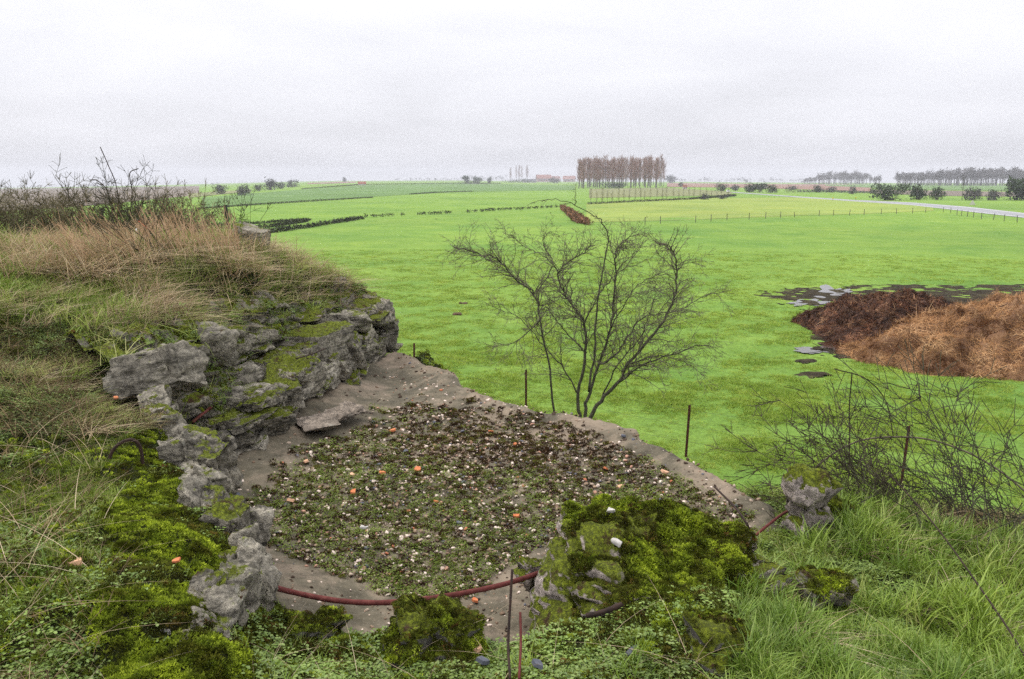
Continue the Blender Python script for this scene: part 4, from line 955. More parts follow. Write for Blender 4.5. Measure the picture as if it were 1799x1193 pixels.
def heap(name, poly, H, wd, sd, mat, label):
    a = np.array(poly); x0, y0 = a.min(0) - .5; x1, y1 = a.max(0) + .5
    X_, Y_ = np.meshgrid(np.arange(x0, x1, .10), np.arange(y0, y1, .10), indexing='ij'); hh = heap_h(X_, Y_, poly, H, wd, sd)
    Z_ = ground(X_, Y_) + hh; ix = np.arange(X_.size).reshape(X_.shape); kp = (hh > -.3)
    q_ = np.stack([ix[:-1, :-1], ix[1:, :-1], ix[1:, 1:], ix[:-1, 1:]], -1).reshape(-1, 4); q_ = q_[(hh.ravel()[q_] > 0).any(1)]
    us = np.unique(q_); rm = np.full(X_.size, -1); rm[us] = np.arange(len(us)); c = np.array([a[:, 0].mean(), a[:, 1].mean(), 0.0])
    return tag(mesh_obj(name, np.stack([X_, Y_, Z_], -1).reshape(-1, 3)[us] - c, rm[q_], mat, smooth=True, loc=tuple(c)), label, 'heap'), c
M['manure'] = mnoise('manure', ((0.3, (0.018, 0.010, 0.007)), (0.5, (0.06, 0.028, 0.017)), (0.62, (0.15, 0.07, 0.038)), (0.75, (0.24, 0.13, 0.07))), 2.2, 7, 0.85, 1.0, 9, bdist=.12)
M['strawheap'] = mnoise('straw_heap', ((0.3, (0.05, 0.022, 0.012)), (0.45, (0.17, 0.085, 0.042)), (0.6, (0.30, 0.165, 0.085)), (0.75, (0.42, 0.26, 0.14))), 2.0, 7, 0.9, 1.0, 11, bdist=.12)
M['straw_l'] = mleaf('straw_loose', ((0.0, (0.10, 0.045, 0.022)), (0.3, (0.36, 0.185, 0.08)), (0.75, (0.60, 0.34, 0.16)), (1.0, (0.72, 0.47, 0.25))), (.9, ((.38, (.2, .15, .13)), (.5, .9), (.62, 1.15))), .15)
M['manure_l'] = mleaf('manure_loose', ((0.0, (0.015, 0.008, 0.006)), (0.45, (0.07, 0.03, 0.018)), (0.75, (0.22, 0.10, 0.055)), (1.0, (0.42, 0.25, 0.14))), (.9, ((.38, .25), (.62, 1.3))), .1)
h1, c1 = heap('straw_heap', HS, 1.38, 4.2, 31, M['strawheap'], 'large heap of orange tan straw manure in the meadow')
h2, c2 = heap('manure_heap', HD, .84, 2.4, 37, M['manure'], 'dark brown rotting manure heap behind the straw heap')
ss = [source('straw_source', *clump(16, .20, .017, .15, 1.3, 1.3, 160 + q, 3), M['straw_l']) for q in range(4)]
sd_ = [source('dung_source', *clump(12, .16, .03, .15, 1.2, 1.2, 170 + q, 3), M['manure_l']) for q in range(4)]
for o, poly, H, wd, s0, c0, sr, nn in ((h1, HS, 1.38, 4.2, 31, c1, ss, 15000), (h2, HD, .84, 2.4, 37, c2, sd_, 7000)):
    a = np.array(poly); g = np.random.default_rng(s0); x, y = g.uniform(a[:, 0].min(), a[:, 0].max(), nn), g.uniform(a[:, 1].min(), a[:, 1].max(), nn)
    hh = heap_h(x, y, poly, H, wd, s0); k = hh > .0; x, y, hh = x[k], y[k], hh[k]
    nm_ = slope(x, y, lambda p, q: heap_h(p, q, poly, H, wd, s0), .12)
    scatter('loose_straw', np.stack([x, y, ground(x, y) + hh - .03], -1) - c0, rot_to(nm_, g.uniform(0, 6.28, len(x))), g.uniform(.5, 1.25, len(x)), sr, None, parent=o)

def patch(name, cx_, cy_, rx, ry, mat, label, lift=.02, seed=1, wob=.3):
    c = GP(cx_, cy_); e1 = GP(cx_ + rx, cy_) - c; e2 = (GP(cx_, cy_ - ry) - GP(cx_, cy_ + ry)) / 2; n = 64; vs = [(c[0], c[1], 0)]; fs = []
    for ring in (.5, 1.0):
        for q in range(n):
            a = 2 * math.pi * q / n; w_ = 1 + wob * float(fbm(math.cos(a) * 2 + seed, math.sin(a) * 2, 0, 4, seed)); p = c + (e1 * math.cos(a) + e2 * math.sin(a)) * w_ * ring; vs.append((p[0], p[1], 0))
    fs = [(0, 1 + q, 1 + (q + 1) % n) for q in range(n)] + [(1 + q, 1 + n + q, 1 + n + (q + 1) % n, 1 + (q + 1) % n) for q in range(n)]
    va = np.array(vs); va[:, 2] = (ground(va[:, 0], va[:, 1]) if mat is not M['water'] and mat is not M['water_b'] else float(ground(va[:, 0], va[:, 1]).mean())) + lift
    return tag(mesh_obj(name, va, fs, mat), label, kind='structure')
t = NT('mud'); p = t.pos(); n = t.noise(p, 1.6, 7, .7)
M['mud'] = t.surf(t.ramp(n, ((.3, (.018, .014, .010)), (.5, (.04, .032, .02)), (.62, (.07, .06, .03)), (.72, (.09, .12, .03)))), .95, t.bump(t.noise(p, 5, 6, .7), 1.0, .12), .06)
t = NT('puddle_water'); M['water'] = t.surf((.05, .042, .035), .04, t.bump(t.noise(t.pos(), 3, 2, .5), .03, .02), .5)
t = NT('puddle_brown'); M['water_b'] = t.surf((.045, .018, .008), .12, t.bump(t.noise(t.pos(), 3, 2, .5), .05, .02), .3)
def mud_k(x, y):
    """how muddy a spot is, above 0 is bare mud"""
    u_, v_ = project(np.stack([x, y, ground(x, y)], -1)); n_ = fbm(x * .8, y * .45, 0, 4, 711) * .55 + fbm(x * 3, y * 3, 0, 3, 712) * .3; k_ = np.full(np.shape(x), -9.0)
    for a_, b_, rx, ry in ((1455, 524, 95, 18), (1600, 518, 190, 20), (1790, 518, 170, 22), (1560, 545, 150, 20), (1470, 600, 55, 26), (1415, 634, 30, 6), (1425, 659, 34, 5), (1500, 625, 40, 10)):
        k_ = np.maximum(k_, 1 - np.hypot((u_ - a_) / rx, (v_ - b_) / ry))
    return k_ * 1.6 + n_
A_, B_ = GP(1340, 690), GP(2000, 495); yy_ = np.arange(20.0, 48.0, .12); xx_ = np.arange(7.5, 33.0, .12)
X_, Y_ = np.meshgrid(xx_, yy_, indexing='ij'); K_ = mud_k(X_.ravel(), Y_.ravel()).reshape(X_.shape)
Z_ = ground(X_, Y_) + np.clip(K_, -.2, .5) * .05 + .045 * fbm(X_ * 1.6, Y_ * 1.6, 0, 4, 713); ix = np.arange(X_.size).reshape(X_.shape)
q_ = np.stack([ix[:-1, :-1], ix[1:, :-1], ix[1:, 1:], ix[:-1, 1:]], -1).reshape(-1, 4); q_ = q_[(K_.ravel()[q_] > -.05).all(1)]; us = np.unique(q_); rm = np.full(X_.size, -1); rm[us] = np.arange(len(us))
tag(mesh_obj('mud', np.stack([X_, Y_, Z_], -1).reshape(-1, 3)[us], rm[q_], M['mud'], smooth=True), 'churned dark mud around the manure heap', kind='structure')
for a in ((1468, 516, 32, 10, 'water', 'bright puddle behind the dark heap', .04), (1418, 531, 24, 4, 'water', 'thin puddle left of the dark heap', .015), (1432, 615, 30, 6, 'water', 'pale puddle in front of the dark heap', .022), (1478, 606, 34, 10, 'water_b', 'brown seepage between the two heaps', .03), (1490, 627, 18, 4, 'water', 'thin pale puddle at the toe of the straw heap', .02)):
    patch('puddle', a[0], a[1], a[2], a[3], M[a[4]], a[5], a[6], int(a[0]), .6)

x, y, g = spray(130000, 11.0, 75.0, 44, 21)
zg = ground(x, y); k = bank(x, y) < zg + .05; x, y, zg = x[k], y[k], zg[k]
u, v = project(np.stack([x, y, zg], -1)); n1 = fbm(x * .9, y * .9, 0, 3, 601)
mudm = (mud_k(x, y) > g.uniform(-.45, .25, len(x))) & (x > 7) & (y < 50)
k = ~mudm & (v < 1250) & (g.uniform(0, 1, len(x)) < .75 + .9 * n1); x, y, zg, n1 = x[k], y[k], zg[k], n1[k]; r_ = np.hypot(x, y)
scatter('field_grass', np.stack([x, y, zg - .005], -1), np.stack([g.normal(0, .1, len(x)), g.normal(0, .1, len(x)), g.uniform(0, 6.28, len(x))], -1),
        g.uniform(.6, 1.1, len(x))[:, None] * np.stack([np.interp(r_, [12, 30, 75], [.8, 1.3, 2.2])] * 2 + [np.interp(r_, [12, 30, 75], [.85, .75, .5]) * (1 + .7 * n1)], -1), fg, 'short cropped grass of the meadow')
M['earth'] = mnoise('molehill_earth', ((.3, (.05, .03, .018)), (.7, (.13, .085, .05))), 8, 6, .95, .8, 20)
for q, (a, b, lb) in enumerate(((814, 534, 'brown molehill in the meadow left of the bare tree, the farther one'), (803, 553, 'brown molehill in the meadow left of the bare tree, the nearer one'), (766, 385, 'tiny brown molehill below the broken hedge'))):
    P_, F_ = rock_verts(900 + q, (.24, .2, .15), sub=3, rough=.06, freq=5); tag(mesh_obj('molehill', P_, F_, M['earth'], smooth=True, loc=tuple(GP(a, b) - np.array([0, 0, .05]))), lb, 'molehill')

# ------------------------------------------------------------------ fences
M['rustpost'] = mnoise('rust_post', ((.3, (.035, .014, .01)), (.7, (.10, .035, .022))), 14, 5, .85)
M['wire'] = mnoise('wire', ((.3, (.12, .12, .11)), (.7, (.2, .2, .19))), 8, 3, .5)
M['wood'] = mnoise('old_wood', ((.3, (.06, .055, .045)), (.7, (.13, .115, .09))), 6, 5, .9)
M['greenpost'] = mnoise('green_post', ((.3, (.012, .022, .016)), (.7, (.03, .045, .03))), 9, 4, .6)
def angle_post(base, top, wd, label, mat, name='fence_post', group=None):
    """an angle-iron post: an L section with thickness, from base to top"""
    b_, t_ = Vector(base), Vector(top); m = MB(); d = (t_ - b_).normalized(); e = d.cross(Vector((0, 1, 0))).normalized(); f = e.cross(d); th = wd * .22
    sec = [(0, 0), (wd, 0), (wd, th), (th, th), (th, wd), (0, wd)]
    for p_ in (b_, t_): m.v += [p_ + e * s[0] + f * s[1] for s in sec]
    m.f = [(5, 4, 3, 2, 1, 0), (6, 7, 8, 9, 10, 11)] + [(k, (k + 1) % 6, 6 + (k + 1) % 6, 6 + k) for k in range(6)]
    o = m.build(name, mat); return tag(o, label, 'fence post', group)
FP = [((729, 676), (729, 603), 'rusty iron fence post beyond the wall end'), ((926, 739), (926, 650), 'rusty iron fence post left of the bare tree'), ((1207, 803), (1214, 712), 'rusty iron fence post right of the bare tree'), ((1585, 855), (1600, 749), 'rusty iron fence post in the brambles')]
tops = []
for b, tp, lb in FP:
    B = GP(*b); T = PY(tp[0], tp[1], B[1]); angle_post(B - np.array([0, 0, .1]), T, .055, lb, M['rustpost'], group='iron posts of the near wire fence'); tops.append((B, T))
ex0 = tops[0][0] + (tops[0][0] - tops[1][0]) * 1.2; ex0[2] = float(ground(ex0[0], ex0[1])); exn = tops[3][0] + (tops[3][0] - tops[2][0]) * 1.0; exn[2] = float(ground(exn[0], exn[1]))
for h, nm in ((.30, 'lowest'), (.60, 'middle'), (.90, 'top')):
    pts = [ex0 + np.array([0, 0, h])] + [B + (T - B) * h for B, T in tops] + [exn + np.array([0, 0, h])]; m = MB(); q_ = []
    for k in range(len(pts) - 1):
        for s_ in np.linspace(0, 1, 9)[:-1]: q_.append(pts[k] * (1 - s_) + pts[k + 1] * s_ - np.array([0, 0, .06 * 4 * s_ * (1 - s_)]))
    m.tube(q_ + [pts[-1]], .0026, 3); tag(m.build('fence_wire', M['wire']), f'{nm} thin grey wire strung between the rusty iron posts', 'wire')

pm = MB(); pm.tube([(0, 0, -.2), (0.01, 0, .5), (0, .01, 1.12)], [.055, .055, .05], 6); post0 = pm.build('wooden_fence_post', M['wood']); first = True
POSTS = [(1133, 395, 0), (1160, 393, 0), (1222, 391, 0), (1249, 389, 0), (1277, 387, 0), (1316, 386, 0), (1345, 384, 0), (1371, 383, 0), (1396, 382, -.5), (1439, 380, 0), (1464, 379, 0), (1492, 378.5, .1), (1518, 377.5, 0), (1548, 376.5, 0), (1575, 376, -.15), (1603, 375, 0), (1626, 373.5, 0)]
ROADP = [(1657, 373, 0), (1670, 374, 0), (1681, 378, 0), (1689, 379, 0), (1699, 381, .1), (1710, 382.5, 0), (1724, 385, .05), (1745, 386.5, .1), (1764, 389, .1), (1787, 391, .08)]
ORD = 'first second third fourth fifth sixth seventh eighth ninth tenth eleventh twelfth thirteenth fourteenth fifteenth sixteenth seventeenth'.split()
ORD += ['eighteenth', 'nineteenth', 'twentieth'] + ['twenty-' + o_ for o_ in ORD[:9]]
wires = []
for lst, lb, gr in ((POSTS, 'weathered wooden post of the paddock fence, {} from the beech hedge', 'posts of the paddock fence'), (ROADP, 'dark wooden post of the roadside fence, {} from the paddock corner', 'posts of the roadside fence')):
    for k, (a, b, ln_) in enumerate(lst):
        o = post0 if first else copy_tree(post0); first = False; o.location = tuple(GP(a, b)); o.rotation_euler = (0, ln_, k * 1.7); l2 = lb.format(ORD[k])
        if ln_ == -.5: l2 = 'wooden post leaning far over in the paddock fence'; 
        tag(o, l2, 'fence post', gr); wires.append(np.array(o.location))
for h, nm in ((.45, 'lower'), (.95, 'upper')):
    m = MB(); m.tube([p_ + np.array([0, 0, h]) for p_ in wires], .007, 3); tag(m.build('fence_wire', M['wire']), f'{nm} wire along the wooden paddock and roadside fence', 'wire')

# ------------------------------------------------------------------ woody plants
M['bark'] = mnoise('bark', ((.3, (.035, .034, .022)), (.55, (.08, .075, .048)), (.75, (.14, .13, .085))), 14, 6, .9, .8, 40, bdist=.01)
M['twig'] = mnoise('twig', ((.3, (.09, .085, .055)), (.7, (.19, .17, .11))), 10, 3, .9)
M['bud'] = mleaf('bud', ((0, (.07, .085, .03)), (1, (.12, .14, .05))), None, .2)
M['cane'] = mnoise('cane', ((.3, (.035, .028, .018)), (.55, (.07, .06, .035)), (.75, (.11, .085, .055))), 6, 4, .85)
M['cane_d'] = mnoise('cane_dark', ((.3, (.03, .03, .018)), (.7, (.085, .08, .048))), 6, 4, .85)
M['cane_o'] = mnoise('cane_olive', ((.3, (.08, .075, .04)), (.7, (.20, .17, .095))), 6, 4, .85)
M['stalk'] = mnoise('dead_stalk', ((.3, (.32, .20, .11)), (.7, (.52, .35, .21))), 3, 4, .9)

def grow(mb, tw, bud, p, d, L, r, lev, g, up=.1, maxlev=3, nb=(3, 5), wig=.22, bend=None):
    n = max(3, int(L / .09)); pts = [Vector(p)]; d = Vector(d).normalized()
    for _ in range(n):
        d = (d + Vector(g.normal(0, wig, 3)) * .5 + Vector((0, 0, up * .25)) + (bend if bend else Vector((0, 0, 0)))).normalized(); pts.append(pts[-1] + d * (L / n))
    rs = [max(.0022, r * (1 - .75 * k / n)) for k in range(n + 1)]
    (mb if lev == 0 else tw).tube(pts, rs, 5 if r > .012 else (4 if r > .006 else 3), False)
    branch(mb, tw, bud, pts, rs, L, lev, g, up, maxlev, nb, wig)
def branch(mb, tw, bud, pts, rs, L, lev, g, up, maxlev, nb, wig, start=.18):
    if lev >= maxlev:
        if bud is not None:
            for p in pts[1:]:
                if g.uniform() < .14:
                    q = Vector(p) + Vector(g.normal(0, .01, 3)); a = Vector(g.normal(0, 1, 3)).normalized() * .012; b = Vector(g.normal(0, 1, 3)).normalized() * .012; bud.tri(q, q + a, q + b)
        return
    n = len(pts)
    for _ in range(int(g.integers(nb[0], nb[1] + 1))):
        k = int(g.integers(int(n * start), n)); k = min(k, n - 2); t = (Vector(pts[k + 1]) - Vector(pts[k])).normalized()
        o = Vector(g.normal(0, 1, 3)); o = (o - t * o.dot(t)).normalized(); a = g.uniform(.45, 1.0)
        grow(mb, tw, bud, pts[k], t * math.cos(a) + o * math.sin(a), L * g.uniform(.28, .55) * (1 - .35 * k / n), max(.0026, rs[k] * .5), lev + 1, g, up, maxlev, nb, wig)
def twiggy(tw, bud, p, d, L, r, lev, g):
    """a wiry bare twig with side twigs spread evenly along it"""
    n = max(3, int(L / .07)); pts = [Vector(p)]; d = Vector(d).normalized(); sag = Vector(g.normal(0, .05, 3))
    for _ in range(n): d = (d + Vector(g.normal(0, .13, 3)) + sag).normalized(); pts.append(pts[-1] + d * (L / n))
    tw.tube(pts, [max(.0027, r * (1 - .7 * k / n)) for k in range(n + 1)], 4 if r > .005 else 3, False)
    if lev < 3:
        m_ = max(2, int(L / (.10, .085, .075)[lev - 1 if lev else 0] * g.uniform(.7, 1.1)))
        for q in range(m_):
            k = min(n - 1, int(n * (.15 + .85 * (q + g.uniform()) / m_))); t = (pts[k + 1] - pts[k]).normalized(); o = Vector(g.normal(0, 1, 3)); o = (o - t * o.dot(t)).normalized(); a = g.uniform(.6, 1.15)
            twiggy(tw, bud, pts[k], t * math.cos(a) + o * math.sin(a), L * g.uniform(.22, .5) * (1.05 - .5 * k / n), max(.0027, r * .55), lev + 1, g)
    elif g.uniform() < .35: q = pts[-1]; bud.tri(q, q + Vector(g.normal(0, .009, 3)), q + Vector(g.normal(0, .009, 3)))

TY = 15.4
tb = GP(1024, 800); tree = empty('bare_hawthorn_tree', (PY(1024, 745, TY)[0], TY, float(ground(PY(1024, 745, TY)[0], TY)))); tag(tree, 'bare many stemmed hawthorn tree standing just beyond the slab', 'tree')
tz = Vector(tree.location); g = np.random.default_rng(77); trunk, tw, bd_ = MB(), MB(), MB()
LIMBS = [  # (radius at base, radius at tip, depth drift, pixels)
    (.045, .012, -.5, [(980, 840), (975, 740), (965, 650), (949, 560), (938, 518), (902, 488), (878, 458), (848, 447), (814, 438), (798, 434)]),
    (.020, .006, -.2, [(938, 518), (962, 488), (969, 465), (955, 450), (932, 438), (905, 420), (888, 408)]),
    (.018, .005, -.9, [(878, 458), (865, 441), (858, 411)]),
    (.075, .012, .3, [(1012, 850), (1018, 745), (1015, 690), (1030, 620), (1026, 568), (1008, 540), (992, 518), (982, 481), (1000, 460), (1026, 444), (1040, 425)]),
    (.075, .010, .6, [(1020, 850), (1027, 745), (1035, 690), (1052, 640), (1073, 575), (1079, 525), (1081, 458), (1083, 438), (1100, 420), (1120, 412)]),
    (.040, .006, -.3, [(1035, 690), (1045, 600), (1049, 542), (1056, 491), (1066, 441), (1068, 414), (1056, 387), (1039, 377), (1002, 357), (962, 351), (935, 357)]),
    (.014, .004, -.4, [(1010, 360), (1012, 348), (1011, 338)]),
    (.085, .012, -.6, [(1022, 850), (1034, 748), (1055, 705), (1090, 668), (1103, 639), (1150, 585), (1177, 542), (1187, 508), (1188, 468), (1183, 441), (1170, 430), (1156, 428)]),
    (.040, .008, .8, [(1052, 640), (1083, 622), (1105, 590), (1123, 562), (1160, 550), (1200, 542), (1238, 520), (1275, 512)]),
    (.035, .007, -.8, [(1090, 668), (1130, 642), (1190, 620), (1230, 606), (1262, 612)]),
    (.030, .006, .9, [(1026, 568), (1050, 520), (1075, 490), (1110, 455), (1125, 430)]),
    (.028, .006, -.7, [(949, 560), (920, 590), (890, 605), (865, 600)]),
    (.025, .005, .5, [(982, 481), (960, 440), (955, 420), (970, 405)]),
    (.030, .006, 1.1, [(1015, 690), (985, 640), (955, 610), (915, 560), (880, 545), (850, 530)]),
    (.030, .006, -1.1, [(1055, 705), (1085, 640), (1120, 600), (1140, 555), (1150, 520), (1148, 480)]),
    (.030, .006, 1.0, [(1030, 620), (1000, 590), (975, 560), (960, 540), (930, 525)]),
    (.026, .006, -1.0, [(1103, 639), (1160, 625), (1210, 640), (1240, 665)]),
    (.024, .005, .7, [(1073, 575), (1100, 530), (1120, 500), (1160, 480), (1200, 465), (1235, 458)]),
]
for r0, r1, dep, pp in LIMBS:
    y0 = TY + (.35 * dep if pp[0][1] < 700 else .08 * dep)
    pts = [PY(a, b, TY + dep * (k / (len(pp) - 1)) ** .8 if pp[0][1] > 700 else TY + dep * (.4 + .6 * k / (len(pp) - 1))) for k, (a, b) in enumerate(pp)]
    if pp[0][1] > 800: pts[0][2] = tz.z - .1
    q = [Vector(p_) - tz for p_ in smoothp(pts, 5)]; q = [p_ + Vector(g.normal(0, .012, 3)) for p_ in q]; n = len(q); rs = [.66 * (r0 + (r1 - r0) * (k / (n - 1)) ** .6) for k in range(n)]
    trunk.tube(q, rs, 7 if r0 > .03 else 5, True)
    L = sum((q[k + 1] - q[k]).length for k in range(n - 1))
    thin = pp[-1] in ((935, 357), (1011, 338), (858, 411)); k0 = int(n * (.30 if pp[0][1] > 700 else .08)); m_ = int(L / (.24 if thin else .076))
    for j_ in range(m_):
        f_ = (j_ + g.uniform()) / m_; k = min(n - 2, int(k0 + (n - 1 - k0) * f_)); t_ = (q[k + 1] - q[k]).normalized(); o_ = Vector(g.normal(0, 1, 3)); o_ = (o_ - t_ * o_.dot(t_)).normalized(); a_ = g.uniform(.6, 1.1)
        twiggy(tw, bd_, q[k], t_ * math.cos(a_) + o_ * math.sin(a_), (.34 if thin else .95) * g.uniform(.5, 1.15) * (1.0 - .45 * f_), max(.0045, min(.0095, rs[k] * .55)), 1, g)
    twiggy(tw, bd_, q[-1], q[-1] - q[-2], .28, r1 * .5, 2, g)
trunk.build('trunk', M['bark'], tree, True); cr = tw.build('crown', M['twig'], tree); bd_.build('buds', M['bud'], cr)['kind'] = 'stuff'

def thicket(name, label, roots, g, Lr, lean, bend, mat, maxlev=2, nb=(2, 5), r0=.008, wig=.2, cat='bramble', buds=False):
    c = np.mean([r[:3] for r in roots], 0); e = empty(name, c); tag(e, label, cat); a, b, bu = MB(), MB(), MB()
    for rt in roots:
        d = Vector(lean) + Vector(g.normal(0, .38, 3)); d.z = abs(d.z) + .25
        bn = Vector(bend) + Vector(g.normal(0, .03, 3)); grow(a, b, bu if buds else None, Vector(rt) - Vector(c), d, g.uniform(*Lr), r0 * g.uniform(.6, 1.2), 0, g, 0, maxlev, nb, wig, bn)
    a.build('stems', M[mat], e)['kind'] = 'stuff'; b.build('twigs', M[mat], e)['kind'] = 'stuff'
    if bu.v: bu.build('buds', M['bud'], e)['kind'] = 'stuff'
    return e
def broots(n, ub, vb, g): return [on_bank(g.uniform(*ub), g.uniform(*vb)) for _ in range(n)]
g = np.random.default_rng(91)
thicket('bramble_bush', 'sparse bramble canes arching left of the post in front of the meadow', broots(26, (1430, 1590), (845, 890), g), g, (.4, .9), (-.4, .1, .6), (.03, 0, -.04), 'cane', r0=.0045)
thicket('bramble_bush', 'tangled bramble bush at the rusty post on the right', broots(140, (1520, 1780), (845, 915), g), g, (.4, 1.1), (-.75, .1, .38), (-.01, 0, -.03), 'cane', nb=(3, 6), r0=.0038)
thicket('bramble_bush', 'dense dark bramble bush cut by the right edge of the picture', broots(170, (1690, 1990), (800, 960), g), g, (.5, 1.35), (-.6, .1, .6), (-.01, 0, -.035), 'cane_d', nb=(3, 6), r0=.005)
bar([PY(1395, 870, 5.3), PY(1440, 815, 5.3), PY(1500, 778, 5.3), PY(1560, 768, 5.25), PY(1630, 772, 5.2), PY(1700, 795, 5.1), PY(1760, 830, 5.0), PY(1820, 880, 4.9)], .0065, 'thick pale bramble branch arching in front of the rusty post', 'cane_p', 'bramble_branch', 'branch')
bar([PY(1490, 860, 5.4), PY(1493, 780, 5.5), PY(1492, 720, 5.5), PY(1497, 655, 5.5)], .0045, 'single upright bramble shoot left of the arching branch', 'rust_dark', 'bramble_shoot', 'branch')
bar([PY(1570, 770, 5.3), PY(1556, 705, 5.4), PY(1520, 665, 5.4), PY(1465, 648, 5.5)], .0038, 'thin shoot bowing left over the meadow', 'rust_dark', 'bramble_shoot', 'branch')
# brush on the mound
g = np.random.default_rng(92)
def yroots(n, ub, Y, g): return [np.array([q_[0], q_[1], float(bank_raw(q_[0], q_[1])) - .03]) for q_ in [PY(g.uniform(*ub), 420, Y + g.uniform(-.5, .6)) for _ in range(n)]]
thicket('thorn_bush', 'dense dark thorn bush at the left edge on the mound', yroots(160, (-200, 120), 10.5, g), g, (.45, .92), (-.05, 0, .9), (0, 0, 0), 'cane_o', 2, (6, 9), .007, .25, 'bush', True)
thicket('thorn_bush', 'lower thorn bush between the dense one and the tall one', yroots(85, (90, 210), 10.5, g), g, (.35, .8), (-.1, 0, .9), (0, 0, 0), 'cane_o', 2, (5, 8), .006, .25, 'bush', True)
thicket('thorn_bush', 'tallest thorn bush on the mound with shoots above the skyline', yroots(26, (190, 260), 10.4, g) + yroots(5, (200, 230), 10.4, g), g, (.7, 1.15), (-.08, 0, 1.0), (0, 0, 0), 'cane_d', 2, (4, 7), .009, .24, 'bush', True)
thicket('thorn_bush', 'thorn bush behind the orange dead stalks on the mound', yroots(100, (250, 355), 10.5, g), g, (.4, .85), (.02, 0, .9), (0, 0, 0), 'cane_o', 2, (5, 8), .007, .25, 'bush', True)
thicket('thorn_bush', 'small thin shrub beside the dark green metal post', yroots(14, (400, 435), 10.6, g), g, (.6, .95), (.03, 0, 1.0), (0, 0, 0), 'cane_d', 2, (3, 5), .006, .2, 'bush', True)
for q_ in ([(212, 400), (205, 330), (190, 290), (176, 258)], [(225, 400), (232, 340), (228, 305), (243, 296)], [(200, 400), (190, 340), (172, 318), (158, 316)]):
    bar([PY(a, b, 10.4) for a, b in q_], .006, {176: 'tallest bare shoot rising from the thorn bush into the sky', 243: 'bare shoot right of the tallest one above the thorn bush', 158: 'bare shoot bending left above the thorn bush'}[q_[-1][0]], 'rust_dark', 'thorn_shoot', 'branch', 4)
def stalks(name, label, n, ub, vb, g, Lr, lean, r0=.0035):
    m = MB(); rts = [on_bank(g.uniform(*ub), g.uniform(*vb)) for _ in range(n)]
    for rt in rts:
        d = (Vector(lean) + Vector(g.normal(0, .2, 3))).normalized(); L = g.uniform(*Lr); p_ = Vector(rt); pts = [p_]
        for _ in range(5): d = (d + Vector(g.normal(0, .07, 3))).normalized(); p_ = p_ + d * L / 5; pts.append(p_)
        m.tube(pts, [r0 * g.uniform(.7, 1.2) * (1 - .12 * k) for k in range(6)], 3, False)
        for k in (2, 3, 4):
            if g.uniform() < .5: e_ = (d + Vector(g.normal(0, .5, 3))).normalized() * L * .2; m.tube([pts[k], pts[k] + e_], r0 * .6, 3, False)
    return tag(m.build(name, M['stalk']), label, kind='stuff')
stalks('dead_stalks', 'orange brown dead stalks standing on the mound', 210, (270, 430), (436, 470), g, (.22, .55), (-.42, 0, 1))
stalks('dead_stalks', 'thin dead stalks leaning over the mound grass', 110, (130, 300), (440, 480), g, (.3, .6), (-.75, 0, 1))
thicket('dead_canes', 'leaning dark canes growing up left through the mound grass', [on_bank(g.uniform(190, 330), g.uniform(440, 478)) for _ in range(24)], g, (.5, .85), (-.75, .0, .9), (0, 0, .0), 'cane', 1, (1, 3), .006, .1, 'bush')
# posts on the mound
def mpost(a, b, Y, wd, label, mat): return angle_post(PY(a[0], a[1], Y), PY(b[0], b[1], Y), wd, label, M[mat])
mpost((414, 470), (397, 360), 10.2, .032, 'dark green metal post on the mound beside the thin shrub', 'greenpost')
mpost((184, 440), (180, 366), 10.2, .026, 'dark metal post half hidden in the thorn bushes', 'greenpost')
ep = empty('electric_fence_post', PY(243, 450, 9.6)); tag(ep, 'dark electric fence post with white insulator among dead stalks', 'fence post')
pm = MB(); e0 = Vector(ep.location); pm.tube([Vector((0, 0, -.1)), Vector(PY(240, 384, 9.6)) - e0], .013, 6); pm.build('pole', M['greenpost'], ep)
M['insul'] = mnoise('insulator', ((.3, (.6, .6, .6)), (.7, (.75, .75, .75))), 5)
for zz_, rr_ in ((405, .02), (388, .016)):
    pm = MB(); pc = Vector(PY(241, zz_, 9.57)) - e0; pm.tube([pc + Vector((0, 0, -.025)), pc + Vector((0, 0, -.01)), pc + Vector((0, 0, .01)), pc + Vector((0, 0, .025))], [rr_ * .6, rr_, rr_, rr_ * .6], 8); pm.build('insulator', M['insul'] if zz_ == 405 else M['greenpost'], ep)
M['redcord'] = mnoise('red_cord', ((.3, (.45, .05, .02)), (.7, (.55, .09, .04))), 5)
pm = MB(); pm.tube([PY(243, 388, 9.58), PY(262, 404, 9.5), PY(280, 418, 9.3), PY(300, 432, 9.1)], .006, 5); tag(pm.build('red_cord', M['redcord']), 'red cord running down from the electric fence post', 'cord')
# ------------------------------------------------------------------ far hedges, trees, houses
def hazy(name, c1_, c2_, sc=.8): return mnoise(name, ((.3, c1_), (.7, c2_)), sc, 3, .95)
M['hedge'] = hazy('hedge', (.022, .028, .014), (.05, .056, .025))
M['hedge_beech'] = hazy('hedge_beech', (.13, .07, .035), (.24, .12, .06))
M['bush_dark'] = hazy('bush_dark', (.028, .045, .02), (.06, .085, .035))
M['bush_grey'] = hazy('bush_grey', (.06, .065, .06), (.11, .11, .095))
M['pop_trunk'] = hazy('poplar_trunk', (.10, .10, .085), (.19, .185, .15))
M['pop_crown'] = hazy('poplar_crown', (.23, .135, .10), (.38, .22, .165), .25)
M['sapling'] = hazy('sapling', (.10, .095, .05), (.18, .16, .09))
M['wood_far'] = hazy('far_wood', (.055, .05, .045), (.105, .09, .08), .1)
M['wall_w'] = hazy('house_wall', (.45, .42, .38), (.6, .57, .52))
M['wall_brick'] = hazy('house_brick', (.25, .13, .09), (.33, .18, .13))
M['roof_red'] = hazy('house_roof', (.22, .085, .055), (.32, .13, .085))
